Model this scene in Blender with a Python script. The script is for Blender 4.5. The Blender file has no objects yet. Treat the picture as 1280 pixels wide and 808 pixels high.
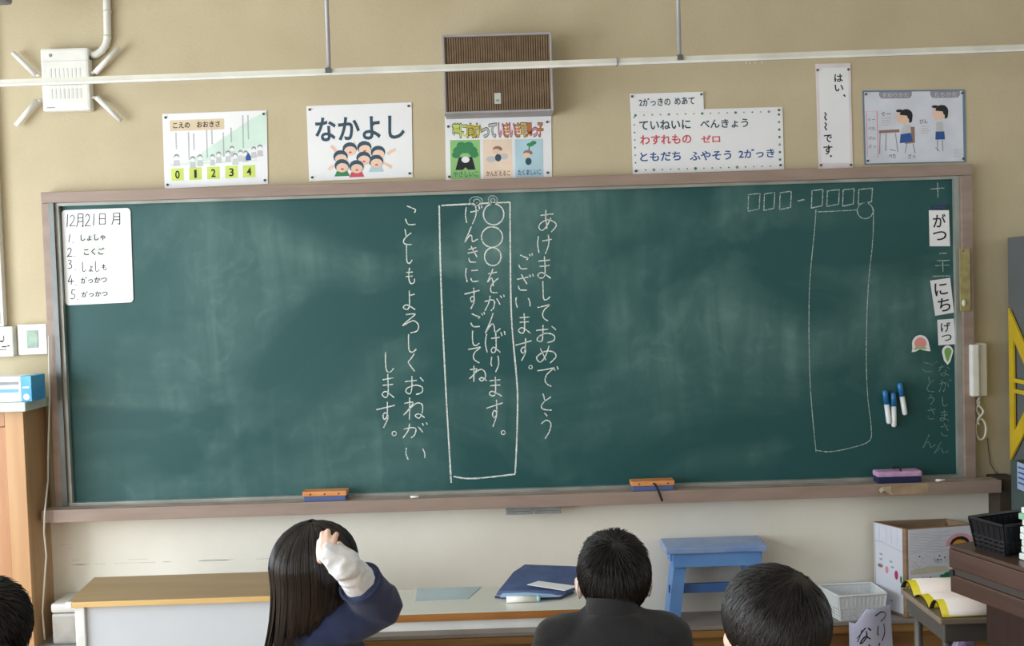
import bpy, bmesh, math, random
from math import sin, cos, pi, radians, sqrt, atan2
from mathutils import Vector, Matrix, noise
random.seed(7)
SC = bpy.context.scene
COL = SC.collection

# ------------------------------------------------------------------ camera
CAM = Vector((-0.0139, -4.0359, 1.6045))
YAW, PIT, ROL, FPX = 0.0043, -0.0373, -0.0308, 1244.0
_f = Vector((sin(YAW)*cos(PIT), cos(YAW)*cos(PIT), sin(PIT)))
_r0 = Vector((cos(YAW), -sin(YAW), 0)); _u0 = _r0.cross(_f)
RR = _r0*cos(ROL)+_u0*sin(ROL); UU = _u0*cos(ROL)-_r0*sin(ROL); FF = _f
cd = bpy.data.cameras.new('camera'); cam = bpy.data.objects.new('camera', cd); COL.objects.link(cam)
cam.matrix_world = Matrix(((RR.x, UU.x, -FF.x, CAM.x), (RR.y, UU.y, -FF.y, CAM.y), (RR.z, UU.z, -FF.z, CAM.z), (0, 0, 0, 1)))
cd.sensor_fit = 'HORIZONTAL'; cd.sensor_width = 36; cd.lens = 36*FPX/1280; cd.clip_start = .05
SC.camera = cam

# ------------------------------------------------------------------ world, light, exposure
SC.view_settings.view_transform = 'Standard'; SC.view_settings.look = 'None'
SC.view_settings.gamma = 1; SC.view_settings.use_curve_mapping = False
SC.view_settings.exposure = -0.04
w = bpy.data.worlds.new('daylight'); SC.world = w; w.use_nodes = True
w.node_tree.nodes['Background'].inputs[0].default_value = (.75, .87, 1, 1)
w.node_tree.nodes['Background'].inputs[1].default_value = 1.0

def area(name, loc, rot, sx, sy, power, colour):
    l = bpy.data.lights.new(name, 'AREA'); l.shape = 'RECTANGLE'; l.size = sx; l.size_y = sy
    l.energy = power; l.color = colour
    o = bpy.data.objects.new(name, l); o.location = loc; o.rotation_euler = rot; COL.objects.link(o)
    return o
WIN_Y = (-1.75, -4.15, -6.55)
for y in WIN_Y:      # daylight of the three windows in the left wall
    area('window_daylight', (-3.52, y, 1.42), (0, radians(-90), 0), 2.1, 2.0, 132 if y > -3 else 92, (.91, .965, 1))
for y in (-2.2, -5.8):   # corridor side windows, much dimmer
    area('corridor_daylight', (3.72, y, 1.6), (0, radians(90), 0), 1.2, 2.0, 11, (.84, .93, 1))

# ------------------------------------------------------------------ helpers
def ray(px, py):
    return FF + RR*((px-640)/FPX) + UU*((404-py)/FPX)
def at(px, py, Y=0.0):
    d = ray(px, py); return CAM + d*((Y-CAM.y)/d.y)
def az(px, py, Z):
    d = ray(px, py); return CAM + d*((Z-CAM.z)/d.z)
def lin(c):
    c = c/255
    return c/12.92 if c <= .04045 else ((c+.055)/1.055)**2.4
def rgb(t): return (lin(t[0]), lin(t[1]), lin(t[2]), 1)

MATS = {}
def mat(name, col, rough=.6, col2=None, scale=8, detail=4, stretch=None, bump=0, bscale=200, metal=0, spec=.5, coat=0, sheen=0, lo=.35, hi=.65, trans=0, alpha=1):
    if name in MATS: return MATS[name]
    m = bpy.data.materials.new(name); m.use_nodes = True; nt = m.node_tree; b = nt.nodes['Principled BSDF']
    b.inputs['Base Color'].default_value = rgb(col); b.inputs['Roughness'].default_value = rough
    b.inputs['Metallic'].default_value = metal; b.inputs['Specular IOR Level'].default_value = spec
    b.inputs['Coat Weight'].default_value = coat; b.inputs['Sheen Weight'].default_value = sheen
    b.inputs['Transmission Weight'].default_value = trans; b.inputs['Alpha'].default_value = alpha
    tc = nt.nodes.new('ShaderNodeTexCoord'); mp = nt.nodes.new('ShaderNodeMapping')
    nt.links.new(tc.outputs['Object'], mp.inputs[0])
    if stretch: mp.inputs['Scale'].default_value = stretch
    n = nt.nodes.new('ShaderNodeTexNoise'); n.inputs['Scale'].default_value = scale; n.inputs['Detail'].default_value = detail
    nt.links.new(mp.outputs[0], n.inputs['Vector'])
    r = nt.nodes.new('ShaderNodeValToRGB')
    c2 = col2 or tuple(max(0, v*.93) for v in col)
    r.color_ramp.elements[0].position = lo; r.color_ramp.elements[1].position = hi
    r.color_ramp.elements[0].color = rgb(c2); r.color_ramp.elements[1].color = rgb(col)
    nt.links.new(n.outputs['Fac'], r.inputs[0]); nt.links.new(r.outputs[0], b.inputs['Base Color'])
    if bump:
        n2 = nt.nodes.new('ShaderNodeTexNoise'); n2.inputs['Scale'].default_value = bscale; n2.inputs['Detail'].default_value = 3
        nt.links.new(mp.outputs[0], n2.inputs['Vector'])
        bp = nt.nodes.new('ShaderNodeBump'); bp.inputs['Strength'].default_value = bump; bp.inputs['Distance'].default_value = .004
        nt.links.new(n2.outputs['Fac'], bp.inputs['Height']); nt.links.new(bp.outputs[0], b.inputs['Normal'])
    MATS[name] = m
    return m

class MB:
    """collects shapes; build() links them as ONE mesh object"""
    def __init__(s): s.v = []; s.f = []; s.marks = []; s.cuts = []
    def cut(s): s.cuts.append((len(s.v), len(s.f)))
    def pieces(s, name, m, parent=None, smooth=False, label=None):
        """each added shape (or each run between cuts) as an object of its own"""
        mk = (s.cuts or s.marks)+[(len(s.v), len(s.f))]; out = []
        for (v0, f0), (v1, f1) in zip(mk, mk[1:]):
            if f1 == f0: continue
            q = MB(); q.add(s.v[v0:v1], [tuple(i-v0 for i in f) for f in s.f[f0:f1]]); o = q.build(name, m, parent, smooth)
            if label: o['label'] = label
            out.append(o)
        return out
    def add(s, vs, fs):
        s.marks.append((len(s.v), len(s.f))); o = len(s.v); s.v += [Vector(v) for v in vs]; s.f += [tuple(i+o for i in f) for f in fs]; return s
    def box(s, lo, hi, M=None, bev=0):
        if bev:
            bm = bmesh.new(); bmesh.ops.create_cube(bm, size=1)
            for v in bm.verts: v.co = Vector(((lo[i]+hi[i])/2+v.co[i]*(hi[i]-lo[i]) for i in range(3)))
            bmesh.ops.bevel(bm, geom=list(bm.edges), offset=bev, segments=2, affect='EDGES', profile=.6)
            vs = [v.co.copy() for v in bm.verts]; fs = [[v.index for v in f.verts] for f in bm.faces]
            bm.free()
        else:
            x0, y0, z0 = lo; x1, y1, z1 = hi
            vs = [Vector(p) for p in ((x0,y0,z0),(x1,y0,z0),(x1,y1,z0),(x0,y1,z0),(x0,y0,z1),(x1,y0,z1),(x1,y1,z1),(x0,y1,z1))]
            fs = [(0,3,2,1),(4,5,6,7),(0,1,5,4),(1,2,6,5),(2,3,7,6),(3,0,4,7)]
        if M is not None: vs = [M@v for v in vs]
        return s.add(vs, fs)
    def bar(s, p, q, wx, wy, up=(0, 0, 1)):
        p = Vector(p); q = Vector(q); d = (q-p); L = d.length; d.normalize()
        a = d.cross(Vector(up)); 
        if a.length < 1e-4: a = d.cross(Vector((0, 1, 0)))
        a.normalize(); b = a.cross(d)
        M = Matrix(((a.x, b.x, d.x, p.x), (a.y, b.y, d.y, p.y), (a.z, b.z, d.z, p.z), (0, 0, 0, 1)))
        return s.box((-wx/2, -wy/2, 0), (wx/2, wy/2, L), M)
    def tube(s, pts, r, n=8, caps=True, flat=1.0):
        pts = [Vector(p) for p in pts]; rs = r if isinstance(r, (list, tuple)) else [r]*len(pts)
        vs = []; fs = []; pa = None
        for i, p in enumerate(pts):
            t = (pts[min(i+1, len(pts)-1)]-pts[max(i-1, 0)]).normalized()
            if pa is None:
                a = t.cross(Vector((0, 0, 1)))
                if a.length < .05: a = t.cross(Vector((0, 1, 0)))
            else: a = pa-t*pa.dot(t)
            a.normalize(); pa = a; b = t.cross(a)
            for k in range(n):
                g = 2*pi*k/n; vs.append(p+a*cos(g)*rs[i]+b*sin(g)*rs[i]*flat)
        for i in range(len(pts)-1):
            for k in range(n): fs.append((i*n+k, i*n+(k+1) % n, (i+1)*n+(k+1) % n, (i+1)*n+k))
        if caps: fs.append(tuple(range(n-1, -1, -1))); fs.append(tuple((len(pts)-1)*n+k for k in range(n)))
        return s.add(vs, fs)
    def ell(s, c, r, M=None, nu=20, nv=12):
        vs = []; fs = []; c = Vector(c)
        for j in range(1, nv):
            t = pi*j/nv
            for i in range(nu): vs.append(Vector((r[0]*sin(t)*cos(2*pi*i/nu), r[1]*sin(t)*sin(2*pi*i/nu), r[2]*cos(t))))
        vs += [Vector((0, 0, r[2])), Vector((0, 0, -r[2]))]
        for j in range(nv-2):
            for i in range(nu): fs.append((j*nu+i, (j+1)*nu+i, (j+1)*nu+(i+1) % nu, j*nu+(i+1) % nu))
        a = (nv-1)*nu
        for i in range(nu): fs.append((a, i, (i+1) % nu)); fs.append((a+1, (nv-2)*nu+(i+1) % nu, (nv-2)*nu+i))
        if M is not None: vs = [M@v for v in vs]
        return s.add([v+c for v in vs], fs)
    def cone(s, p, q, r0, r1, n=16, flat=1.0):
        """tapered capsule with rounded ends"""
        p = Vector(p); q = Vector(q); d = (q-p).normalized(); pts = []; rs = []
        for k in range(4): a = pi/2*(1-k/4); pts.append(p-d*r0*sin(a)); rs.append(max(r0*cos(a), r0*.05))
        pts.append(p); rs.append(r0); pts.append(q); rs.append(r1)
        for k in range(1, 5): a = pi/2*k/4; pts.append(q+d*r1*sin(a)); rs.append(max(r1*cos(a), r1*.05))
        return s.tube(pts, rs, n, True, flat)
    def loft(s, rings, n=24):
        vs = []; fs = []
        for c, rx, ry in rings:
            for k in range(n): vs.append(Vector(c)+Vector((rx*cos(2*pi*k/n), ry*sin(2*pi*k/n), 0)))
        for i in range(len(rings)-1):
            for k in range(n): fs.append((i*n+k, i*n+(k+1) % n, (i+1)*n+(k+1) % n, (i+1)*n+k))
        fs.append(tuple(range(n-1, -1, -1))); fs.append(tuple((len(rings)-1)*n+k for k in range(n)))
        return s.add(vs, fs)
    def xf(s, M): s.v = [M@v for v in s.v]; return s
    def mesh(s, name):
        me = bpy.data.meshes.new(name); me.from_pydata([tuple(v) for v in s.v], [], s.f); me.update(); return me
    def build(s, name, m, parent=None, smooth=False):
        return link(name, s.mesh(name), m, parent, smooth)
def link(name, me, m, parent=None, smooth=False):
    me.materials.clear(); me.materials.append(m)
    if smooth: me.polygons.foreach_set('use_smooth', [True]*len(me.polygons))
    o = bpy.data.objects.new(name, me); COL.objects.link(o)
    if parent is not None:
        o.parent = parent; o.matrix_parent_inverse = parent.matrix_world.inverted()
    return o
def tag(o, label=None, cat=None, group=None, kind=None):
    if label: o['label'] = label
    if cat: o['category'] = cat
    if group: o['group'] = group
    if kind: o['kind'] = kind
    return o
def thing(name, label, cat, loc, group=None):
    o = bpy.data.objects.new(name, None); COL.objects.link(o); o.location = loc; o.empty_display_size = .05
    o.matrix_world = Matrix.Translation(Vector(loc))
    return tag(o, label, cat, group)
def struct(name, mb, m): return tag(mb.build(name, m), kind='structure')
DG = bpy.context.evaluated_depsgraph_get
def fused(mb, name, m, parent, voxel=.005, smooth=6, wrinkle=0, wscale=14, seed=0):
    """one continuous surface from overlapping shapes"""
    me = mb.mesh('tmp'); o = bpy.data.objects.new('tmp', me); COL.objects.link(o)
    r = o.modifiers.new('r', 'REMESH'); r.mode = 'VOXEL'; r.voxel_size = voxel
    s = o.modifiers.new('s', 'SMOOTH'); s.factor = .5; s.iterations = smooth
    bpy.context.view_layer.update()
    out = bpy.data.meshes.new_from_object(o.evaluated_get(DG())); bpy.data.objects.remove(o); out.name = name
    if wrinkle:
        nn = [v.normal.copy() for v in out.vertices]
        for v, n in zip(out.vertices, nn):
            q = Vector((v.co.x*wscale+seed, v.co.y*wscale, v.co.z*wscale*1.5))
            v.co += n*wrinkle*(1-abs(noise.noise(q))*2.6)
    return link(name, out, m, parent, True)

# text -------------------------------------------------------------
_tc = {}
def text_verts(s, bold=0):
    k = (s, bold)
    if k in _tc: return _tc[k]
    c = bpy.data.curves.new('t', 'FONT'); c.body = s; c.resolution_u = 3; c.offset = bold
    o = bpy.data.objects.new('t', c); COL.objects.link(o); bpy.context.view_layer.update()
    me = bpy.data.meshes.new_from_object(o.evaluated_get(DG())); bpy.data.objects.remove(o)
    vs = [v.co.copy() for v in me.vertices]; fs = [tuple(p.vertices) for p in me.polygons]
    x0 = min(v.x for v in vs); x1 = max(v.x for v in vs); y0 = min(v.y for v in vs); y1 = max(v.y for v in vs)
    vs = [((v.x-x0)/max(x1-x0, 1e-6), (v.y-y0)/max(y1-y0, 1e-6)) for v in vs]
    _tc[k] = (vs, fs); return _tc[k]

class Sheet:
    """flat sheet given by four corners (TL, TR, BR, BL); print() coordinates are fractions u right, v down"""
    def __init__(s, c, thick=.0015, out=None):
        s.c = [Vector(p) for p in c]
        s.n = (s.c[1]-s.c[0]).cross(s.c[3]-s.c[0]).normalized()*-1
        ref = out if out is not None else Vector((0, -1, 0))
        if s.n.dot(ref) < 0: s.n = -s.n
        s.t = thick; s.lift = thick
    def p(s, u, v, h=0):
        a, b, c, d = s.c
        return (a*(1-u)+b*u)*(1-v)+(d*(1-u)+c*u)*v+s.n*h
    def body(s, name, m, parent=None, r=0):
        mb = MB(); us = [(0, 0), (1, 0), (1, 1), (0, 1)]
        if r:
            W = (s.c[1]-s.c[0]).length; H = (s.c[3]-s.c[0]).length; ru, rv = r/W, r/H; us = []
            for cx, cy, a0 in ((ru, rv, 180), (1-ru, rv, 270), (1-ru, 1-rv, 0), (ru, 1-rv, 90)):
                for k in range(6):
                    a = radians(a0+18*k); us.append((cx+ru*cos(a), cy+rv*sin(a)))
        n = len(us)
        vs = [s.p(u, v, s.t) for u, v in us]+[s.p(u, v, 0) for u, v in us]
        fs = [tuple(range(n)), tuple(range(2*n-1, n-1, -1))]+[(i, n+i, n+(i+1) % n, (i+1) % n) for i in range(n)]
        mb.add(vs, fs); return mb.build(name, m, parent)
    def up(s): s.k = getattr(s, 'k', 0)+1; return (s.k % 90)*2.2e-6
    def poly(s, mb, pts, h=.0004):
        h += s.up(); mb.add([s.p(u, v, s.t+h) for u, v in pts], [tuple(range(len(pts)))])
    def disc(s, mb, u, v, ru, rv, h=.0004, n=14, a0=0, a1=360):
        s.poly(mb, [(u+ru*cos(radians(a0+(a1-a0)*k/n)), v+rv*sin(radians(a0+(a1-a0)*k/n))) for k in range(n+(a1-a0 < 360))], h)
    def text(s, mb, st, u0, v0, u1, v1, bold=0, h=.0006):
        vs, fs = text_verts(st, bold); h += s.up()
        mb.add([s.p(u0+(u1-u0)*x, v1+(v0-v1)*y, s.t+h) for x, y in vs], fs)
    def stroke(s, mb, pts, w, h=.0006, closed=False):
        h += s.up(); W = [s.p(u, v, s.t+h) for u, v in pts]; ribbon(mb, W, w, s.n, closed)

def ribbon(mb, P, w, n, closed=False):
    if closed: P = P+[P[0]]
    if len(P) < 2: return
    L = []
    for i, p in enumerate(P):
        a = P[max(i-1, 0)]; b = P[min(i+1, len(P)-1)]
        if closed and i in (0, len(P)-1): a, b = P[-2], P[1]
        t = (b-a)
        if t.length < 1e-7: t = Vector((1, 0, 0))
        t.normalize(); sd = n.cross(t).normalized(); ww = w*(.5+.13*noise.noise(p*90))
        L.append((p+sd*ww, p-sd*ww))
    vs = [q for pr in L for q in pr]
    mb.add(vs, [(2*i, 2*i+1, 2*i+3, 2*i+2) for i in range(len(P)-1)])
def smooth_pts(pts, k=5):
    if len(pts) < 3: return [tuple(pts[0]), ((pts[0][0]+pts[1][0])/2+.6, (pts[0][1]+pts[1][1])/2), tuple(pts[1])]
    out = []; n = len(pts)
    for i in range(n-1):
        p0 = pts[max(i-1, 0)]; p1 = pts[i]; p2 = pts[i+1]; p3 = pts[min(i+2, n-1)]
        for j in range(k):
            t = j/k
            out.append(tuple(.5*(2*p1[a]+(p2[a]-p0[a])*t+(2*p0[a]-5*p1[a]+4*p2[a]-p3[a])*t*t+(3*p1[a]-p0[a]-3*p2[a]+p3[a])*t**3) for a in (0, 1)))
    out.append(tuple(pts[-1])); return out

# materials ----------------------------------------------------------
M_wall = mat('wall_paint', (198, 186, 157), .85, (190, 178, 149), 3, 5, bump=.25, bscale=120)
M_panel = mat('lower_wall_paint', (238, 236, 226), .8, (230, 227, 216), 2.5, 6, bump=.2, bscale=100)
M_ceil = mat('ceiling_board', (225, 224, 218), .9, bump=.3, bscale=60)
M_floor = mat('floor_boards', (196, 164, 124), .4, (168, 134, 96), 3, 5, (1, 12, 1))
M_frame = mat('board_frame_paint', (158, 138, 128), .5, (144, 126, 116), 4, 6, (1, 1, 6), bump=.1)
M_alu = mat('aluminium_edge', (166, 170, 164), .4, (140, 146, 140), 6, 4, metal=.2)
M_tray = mat('chalky_tray', (176, 164, 156), .7, (150, 134, 124), 9, 6, (1, 3, 1), bump=.1)
M_white = mat('white_plastic', (238, 239, 235), .4)
M_white2 = mat('off_white_plastic', (222, 222, 212), .45)
M_greyp = mat('grey_plastic', (140, 144, 146), .5)
M_paper = mat('white_paper', (238, 241, 245), .55, (230, 233, 239), 3)
M_dark = mat('dark_plastic', (34, 36, 42), .5)
M_ink = mat('black_ink', (28, 34, 40), .7)
M_teal = mat('slate_ink', (52, 82, 102), .7)
M_red = mat('red_ink', (214, 84, 104), .7)
M_blue = mat('blue_ink', (48, 88, 158), .7)
M_grey = mat('grey_ink', (150, 154, 160), .7)
M_lgrey = mat('light_grey_ink', (200, 204, 208), .7)
M_skinp = mat('printed_skin_tone', (240, 208, 188), .7)
M_green = mat('green_ink', (60, 140, 92), .7)
M_lgreen = mat('pale_green_ink', (150, 204, 132), .7)
M_mint = mat('mint_ink', (212, 236, 226), .7)
M_lime = mat('lime_ink', (208, 228, 110), .7)
M_beige = mat('beige_ink', (226, 208, 178), .7)
M_peach = mat('peach_ink', (244, 222, 202), .7)
M_sky = mat('pale_blue_ink', (184, 218, 232), .7)
M_pink = mat('pink_ink', (232, 150, 170), .7)
M_yell = mat('yellow_ink', (224, 204, 60), .7)
M_orange = mat('orange_ink', (226, 130, 50), .7)
M_brown = mat('brown_ink', (150, 120, 110), .7)
M_pin = mat('dark_pin', (70, 72, 70), .4)
M_steel = mat('grey_steel', (112, 116, 116), .4, metal=.6)

def board_material():
    m = bpy.data.materials.new('green_chalkboard'); m.use_nodes = True; nt = m.node_tree; b = nt.nodes['Principled BSDF']
    b.inputs['Roughness'].default_value = .5; b.inputs['Specular IOR Level'].default_value = .35
    tc = nt.nodes.new('ShaderNodeTexCoord')
    def nz(scale, st, lo, hi, detail=5, dist=0.0, off=(0, 0, 0)):
        mp = nt.nodes.new('ShaderNodeMapping'); mp.inputs['Scale'].default_value = st; mp.inputs['Location'].default_value = off
        nt.links.new(tc.outputs['Object'], mp.inputs[0])
        n = nt.nodes.new('ShaderNodeTexNoise'); n.inputs['Scale'].default_value = scale; n.inputs['Detail'].default_value = detail
        n.inputs['Distortion'].default_value = dist; nt.links.new(mp.outputs[0], n.inputs['Vector'])
        r = nt.nodes.new('ShaderNodeMapRange'); r.inputs[1].default_value = lo; r.inputs[2].default_value = hi
        nt.links.new(n.outputs['Fac'], r.inputs[0]); return r.outputs[0]
    big = nz(1.3, (1, 1, 1.5), .44, .70, 4, .8)            # broad clouds: wiped chalk dust plus painted-in reflection haze
    wipe = nz(3.0, (2.6, 1, .45), .45, .8, 6, .5, (3, 0, 1))  # vertical wiping strokes
    fine = nz(9, (1, 1, 1), .5, .85, 8, 1.5, (7, 0, 2))
    def mul(a, k):
        n = nt.nodes.new('ShaderNodeMath'); n.operation = 'MULTIPLY'; nt.links.new(a, n.inputs[0])
        if isinstance(k, float): n.inputs[1].default_value = k
        else: nt.links.new(k, n.inputs[1])
        return n.outputs[0]
    def add(a, c):
        n = nt.nodes.new('ShaderNodeMath'); n.operation = 'ADD'; n.use_clamp = True; nt.links.new(a, n.inputs[0]); nt.links.new(c, n.inputs[1]); return n.outputs[0]
    fac = add(mul(add(mul(wipe, .6), mul(fine, .35)), big), mul(big, .32))
    mx = nt.nodes.new('ShaderNodeMix'); mx.data_type = 'RGBA'
    mx.inputs[6].default_value = rgb((34, 81, 82)); mx.inputs[7].default_value = rgb((116, 150, 146))
    nt.links.new(mul(fac, .8), mx.inputs[0]); nt.links.new(mx.outputs[2], b.inputs['Base Color'])
    return m
def chalk_material(name, col, thr):
    """patchy chalk: grains of white over the green of the board"""
    m = bpy.data.materials.new(name); m.use_nodes = True; nt = m.node_tree; b = nt.nodes['Principled BSDF']
    b.inputs['Roughness'].default_value = .95
    tc = nt.nodes.new('ShaderNodeTexCoord'); n = nt.nodes.new('ShaderNodeTexNoise'); n.inputs['Scale'].default_value = 260; n.inputs['Detail'].default_value = 2
    nt.links.new(tc.outputs['Object'], n.inputs['Vector'])
    r = nt.nodes.new('ShaderNodeValToRGB'); r.color_ramp.elements[0].position = thr-.1; r.color_ramp.elements[1].position = thr+.12
    r.color_ramp.elements[0].color = rgb((60, 108, 104)); r.color_ramp.elements[1].color = rgb(col)
    nt.links.new(n.outputs['Fac'], r.inputs[0]); nt.links.new(r.outputs[0], b.inputs['Base Color']); return m

# ================================================================== THE ROOM
XL, XR, YB, ZC = -3.4, 3.6, -8.2, 3.05
struct('floor', MB().box((XL-.2, YB-.2, -.1), (XR+.2, .2, 0)), M_floor)
struct('ceiling', MB().box((XL-.2, YB-.2, ZC), (XR+.2, .2, ZC+.1)), M_ceil)
struct('wall_front', MB().box((XL-.2, .02, 0), (XR+.2, .2, ZC)), M_wall)
struct('wall_back', MB().box((XL-.2, YB-.2, 0), (XR+.2, YB, ZC)), M_wall)
wl = MB(); wl.box((XL-.12, YB, 0), (XL, .02, .35)); wl.box((XL-.12, YB, 2.5), (XL, .02, ZC))
edges = [YB]+[v for y in sorted(WIN_Y) for v in (y-1.0, y+1.0)]+[.02]
for a, c in zip(edges[::2], edges[1::2]): wl.box((XL-.12, a, .35), (XL, c, 2.5))
struct('wall_left', wl, M_wall)
for i, y in enumerate(WIN_Y):
    wf = MB()
    for yy in (y-.98, y, y+.98): wf.box((XL-.08, yy-.02, .35), (XL-.03, yy+.02, 2.5))
    for zz in (.37, 1.2, 2.48): wf.box((XL-.08, y-1, zz-.02), (XL-.03, y+1, zz+.02))
    struct('window_%d' % (i+1), wf, M_alu)
wr = MB(); wr.box((XR, YB, 0), (XR+.1, .02, 1.0)); wr.box((XR, YB, 2.3), (XR+.1, .02, ZC))
for a, c in ((YB, -6.8), (-4.8, -3.2), (-1.2, .02)): wr.box((XR, a, 1.0), (XR+.1, c, 2.3))
struct('wall_right', wr, M_wall)
# pale panel of wall under the board, as wide as the tray
pl = at(59, 700, .01).x; prx = at(1248, 660, .01).x
pn = struct('wall_lower_panel', MB().box((pl, .002, .2), (prx, .02, .735)), M_panel)
sc = MB(); zs = at(200, 703, 0).z
for k in range(14):
    x = at(75+random.uniform(0, 300), 700).x; sc.box((x, .0012, zs-.001+random.uniform(-.001, .001)), (x+random.uniform(.02, .10), .003, zs+.0008))
for (px, py, l) in ((75, 682, .045), (84, 686, .02), (90, 701, .03), (160, 700, .08)):
    p = at(px, py); sc.box((p.x, .0012, p.z-.001), (p.x+l, .003, p.z+.001))
tag(sc.build('scuff_marks', mat('scuff', (218, 214, 200), .9), pn), kind='stuff')
# low wooden plinth along the wall
LZ = .244; LY = -.175
le = struct('trim_1', MB().box((-1.93, LY+.012, 0), (2.35, .015, LZ-.016)), mat('plinth_wood', (142, 106, 62), .55, (112, 80, 44), 3, 5, (1.2, 1, 14)))
tag(MB().box((-1.93, LY, LZ-.016), (2.35, .002, LZ), bev=.002).build('plinth_top', mat('plinth_top_vinyl', (158, 152, 148), .5, (138, 132, 128), 5, 4), le), 'dusty grey top of the wooden plinth')
MB().box((-1.93, LY-.004, LZ-.045), (2.35, LY+.011, LZ-.018)).build('plinth_edge', mat('plinth_edge_wood', (160, 122, 74), .45, (134, 98, 56), 3, 5, (1.2, 1, 14)), le)

# ================================================================== BLACKBOARD
BX0, BX1, BZ0, BZ1 = -1.8, 1.8, .78, 1.98
bb = thing('blackboard', 'long green chalkboard in a dusty brown frame covering the front wall', 'blackboard', (0, 0, .78))
MB().box((BX0-.01, -.002, BZ0-.01), (BX1+.01, .012, BZ1+.01)).build('board_surface', board_material(), bb)
# alu inner edges and painted frame
MB().box((BX0-.022, -.022, BZ1), (BX1+.022, .016, BZ1+.012)).build('inner_edge', M_alu, bb)
MB().box((BX0-.014, -.022, BZ0-.02), (BX0, .016, BZ1)).build('inner_edge', M_alu, bb)
MB().box((BX1, -.022, BZ0-.02), (BX1+.022, .016, BZ1)).build('inner_edge', M_alu, bb)
MB().box((BX0-.064, -.034, BZ1+.0125), (BX1+.068, .018, BZ1+.056), bev=.003).build('frame_rail', M_frame, bb)
MB().box((BX0-.064, -.034, BZ0-.02), (BX0-.0145, .018, BZ1+.012), bev=.003).build('frame_stile', M_frame, bb)
MB().box((BX1+.0225, -.034, BZ0-.02), (BX1+.068, .018, BZ1+.012), bev=.003).build('frame_stile', M_frame, bb)
MB().box((BX0-.035, -.028, BZ0-.02), (BX0-.0145, -.0345, BZ1+.012)).build('stile_steel_strip', M_steel, bb)  # grey steel strip along the inner part of the left stile
# chalk tray
TX0, TX1, TY, TZ = -1.885, 1.93, -.105, .768
MB().box((BX0-.022, -.026, TZ-.012), (BX1+.022, .016, BZ0), bev=.002).build('inner_edge', M_alu, bb)
MB().box((TX0, TY, TZ-.006), (TX1, -.0265, TZ)).build('chalk_tray', M_tray, bb)
MB().box((TX0, TY-.010, .722), (TX1, TY-.0005, TZ+.004), bev=.002).build('tray_front', M_frame, bb)
MB().box((TX0, TY, .722), (TX1, .016, .7615)).build('tray_underside', M_frame, bb)

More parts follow.
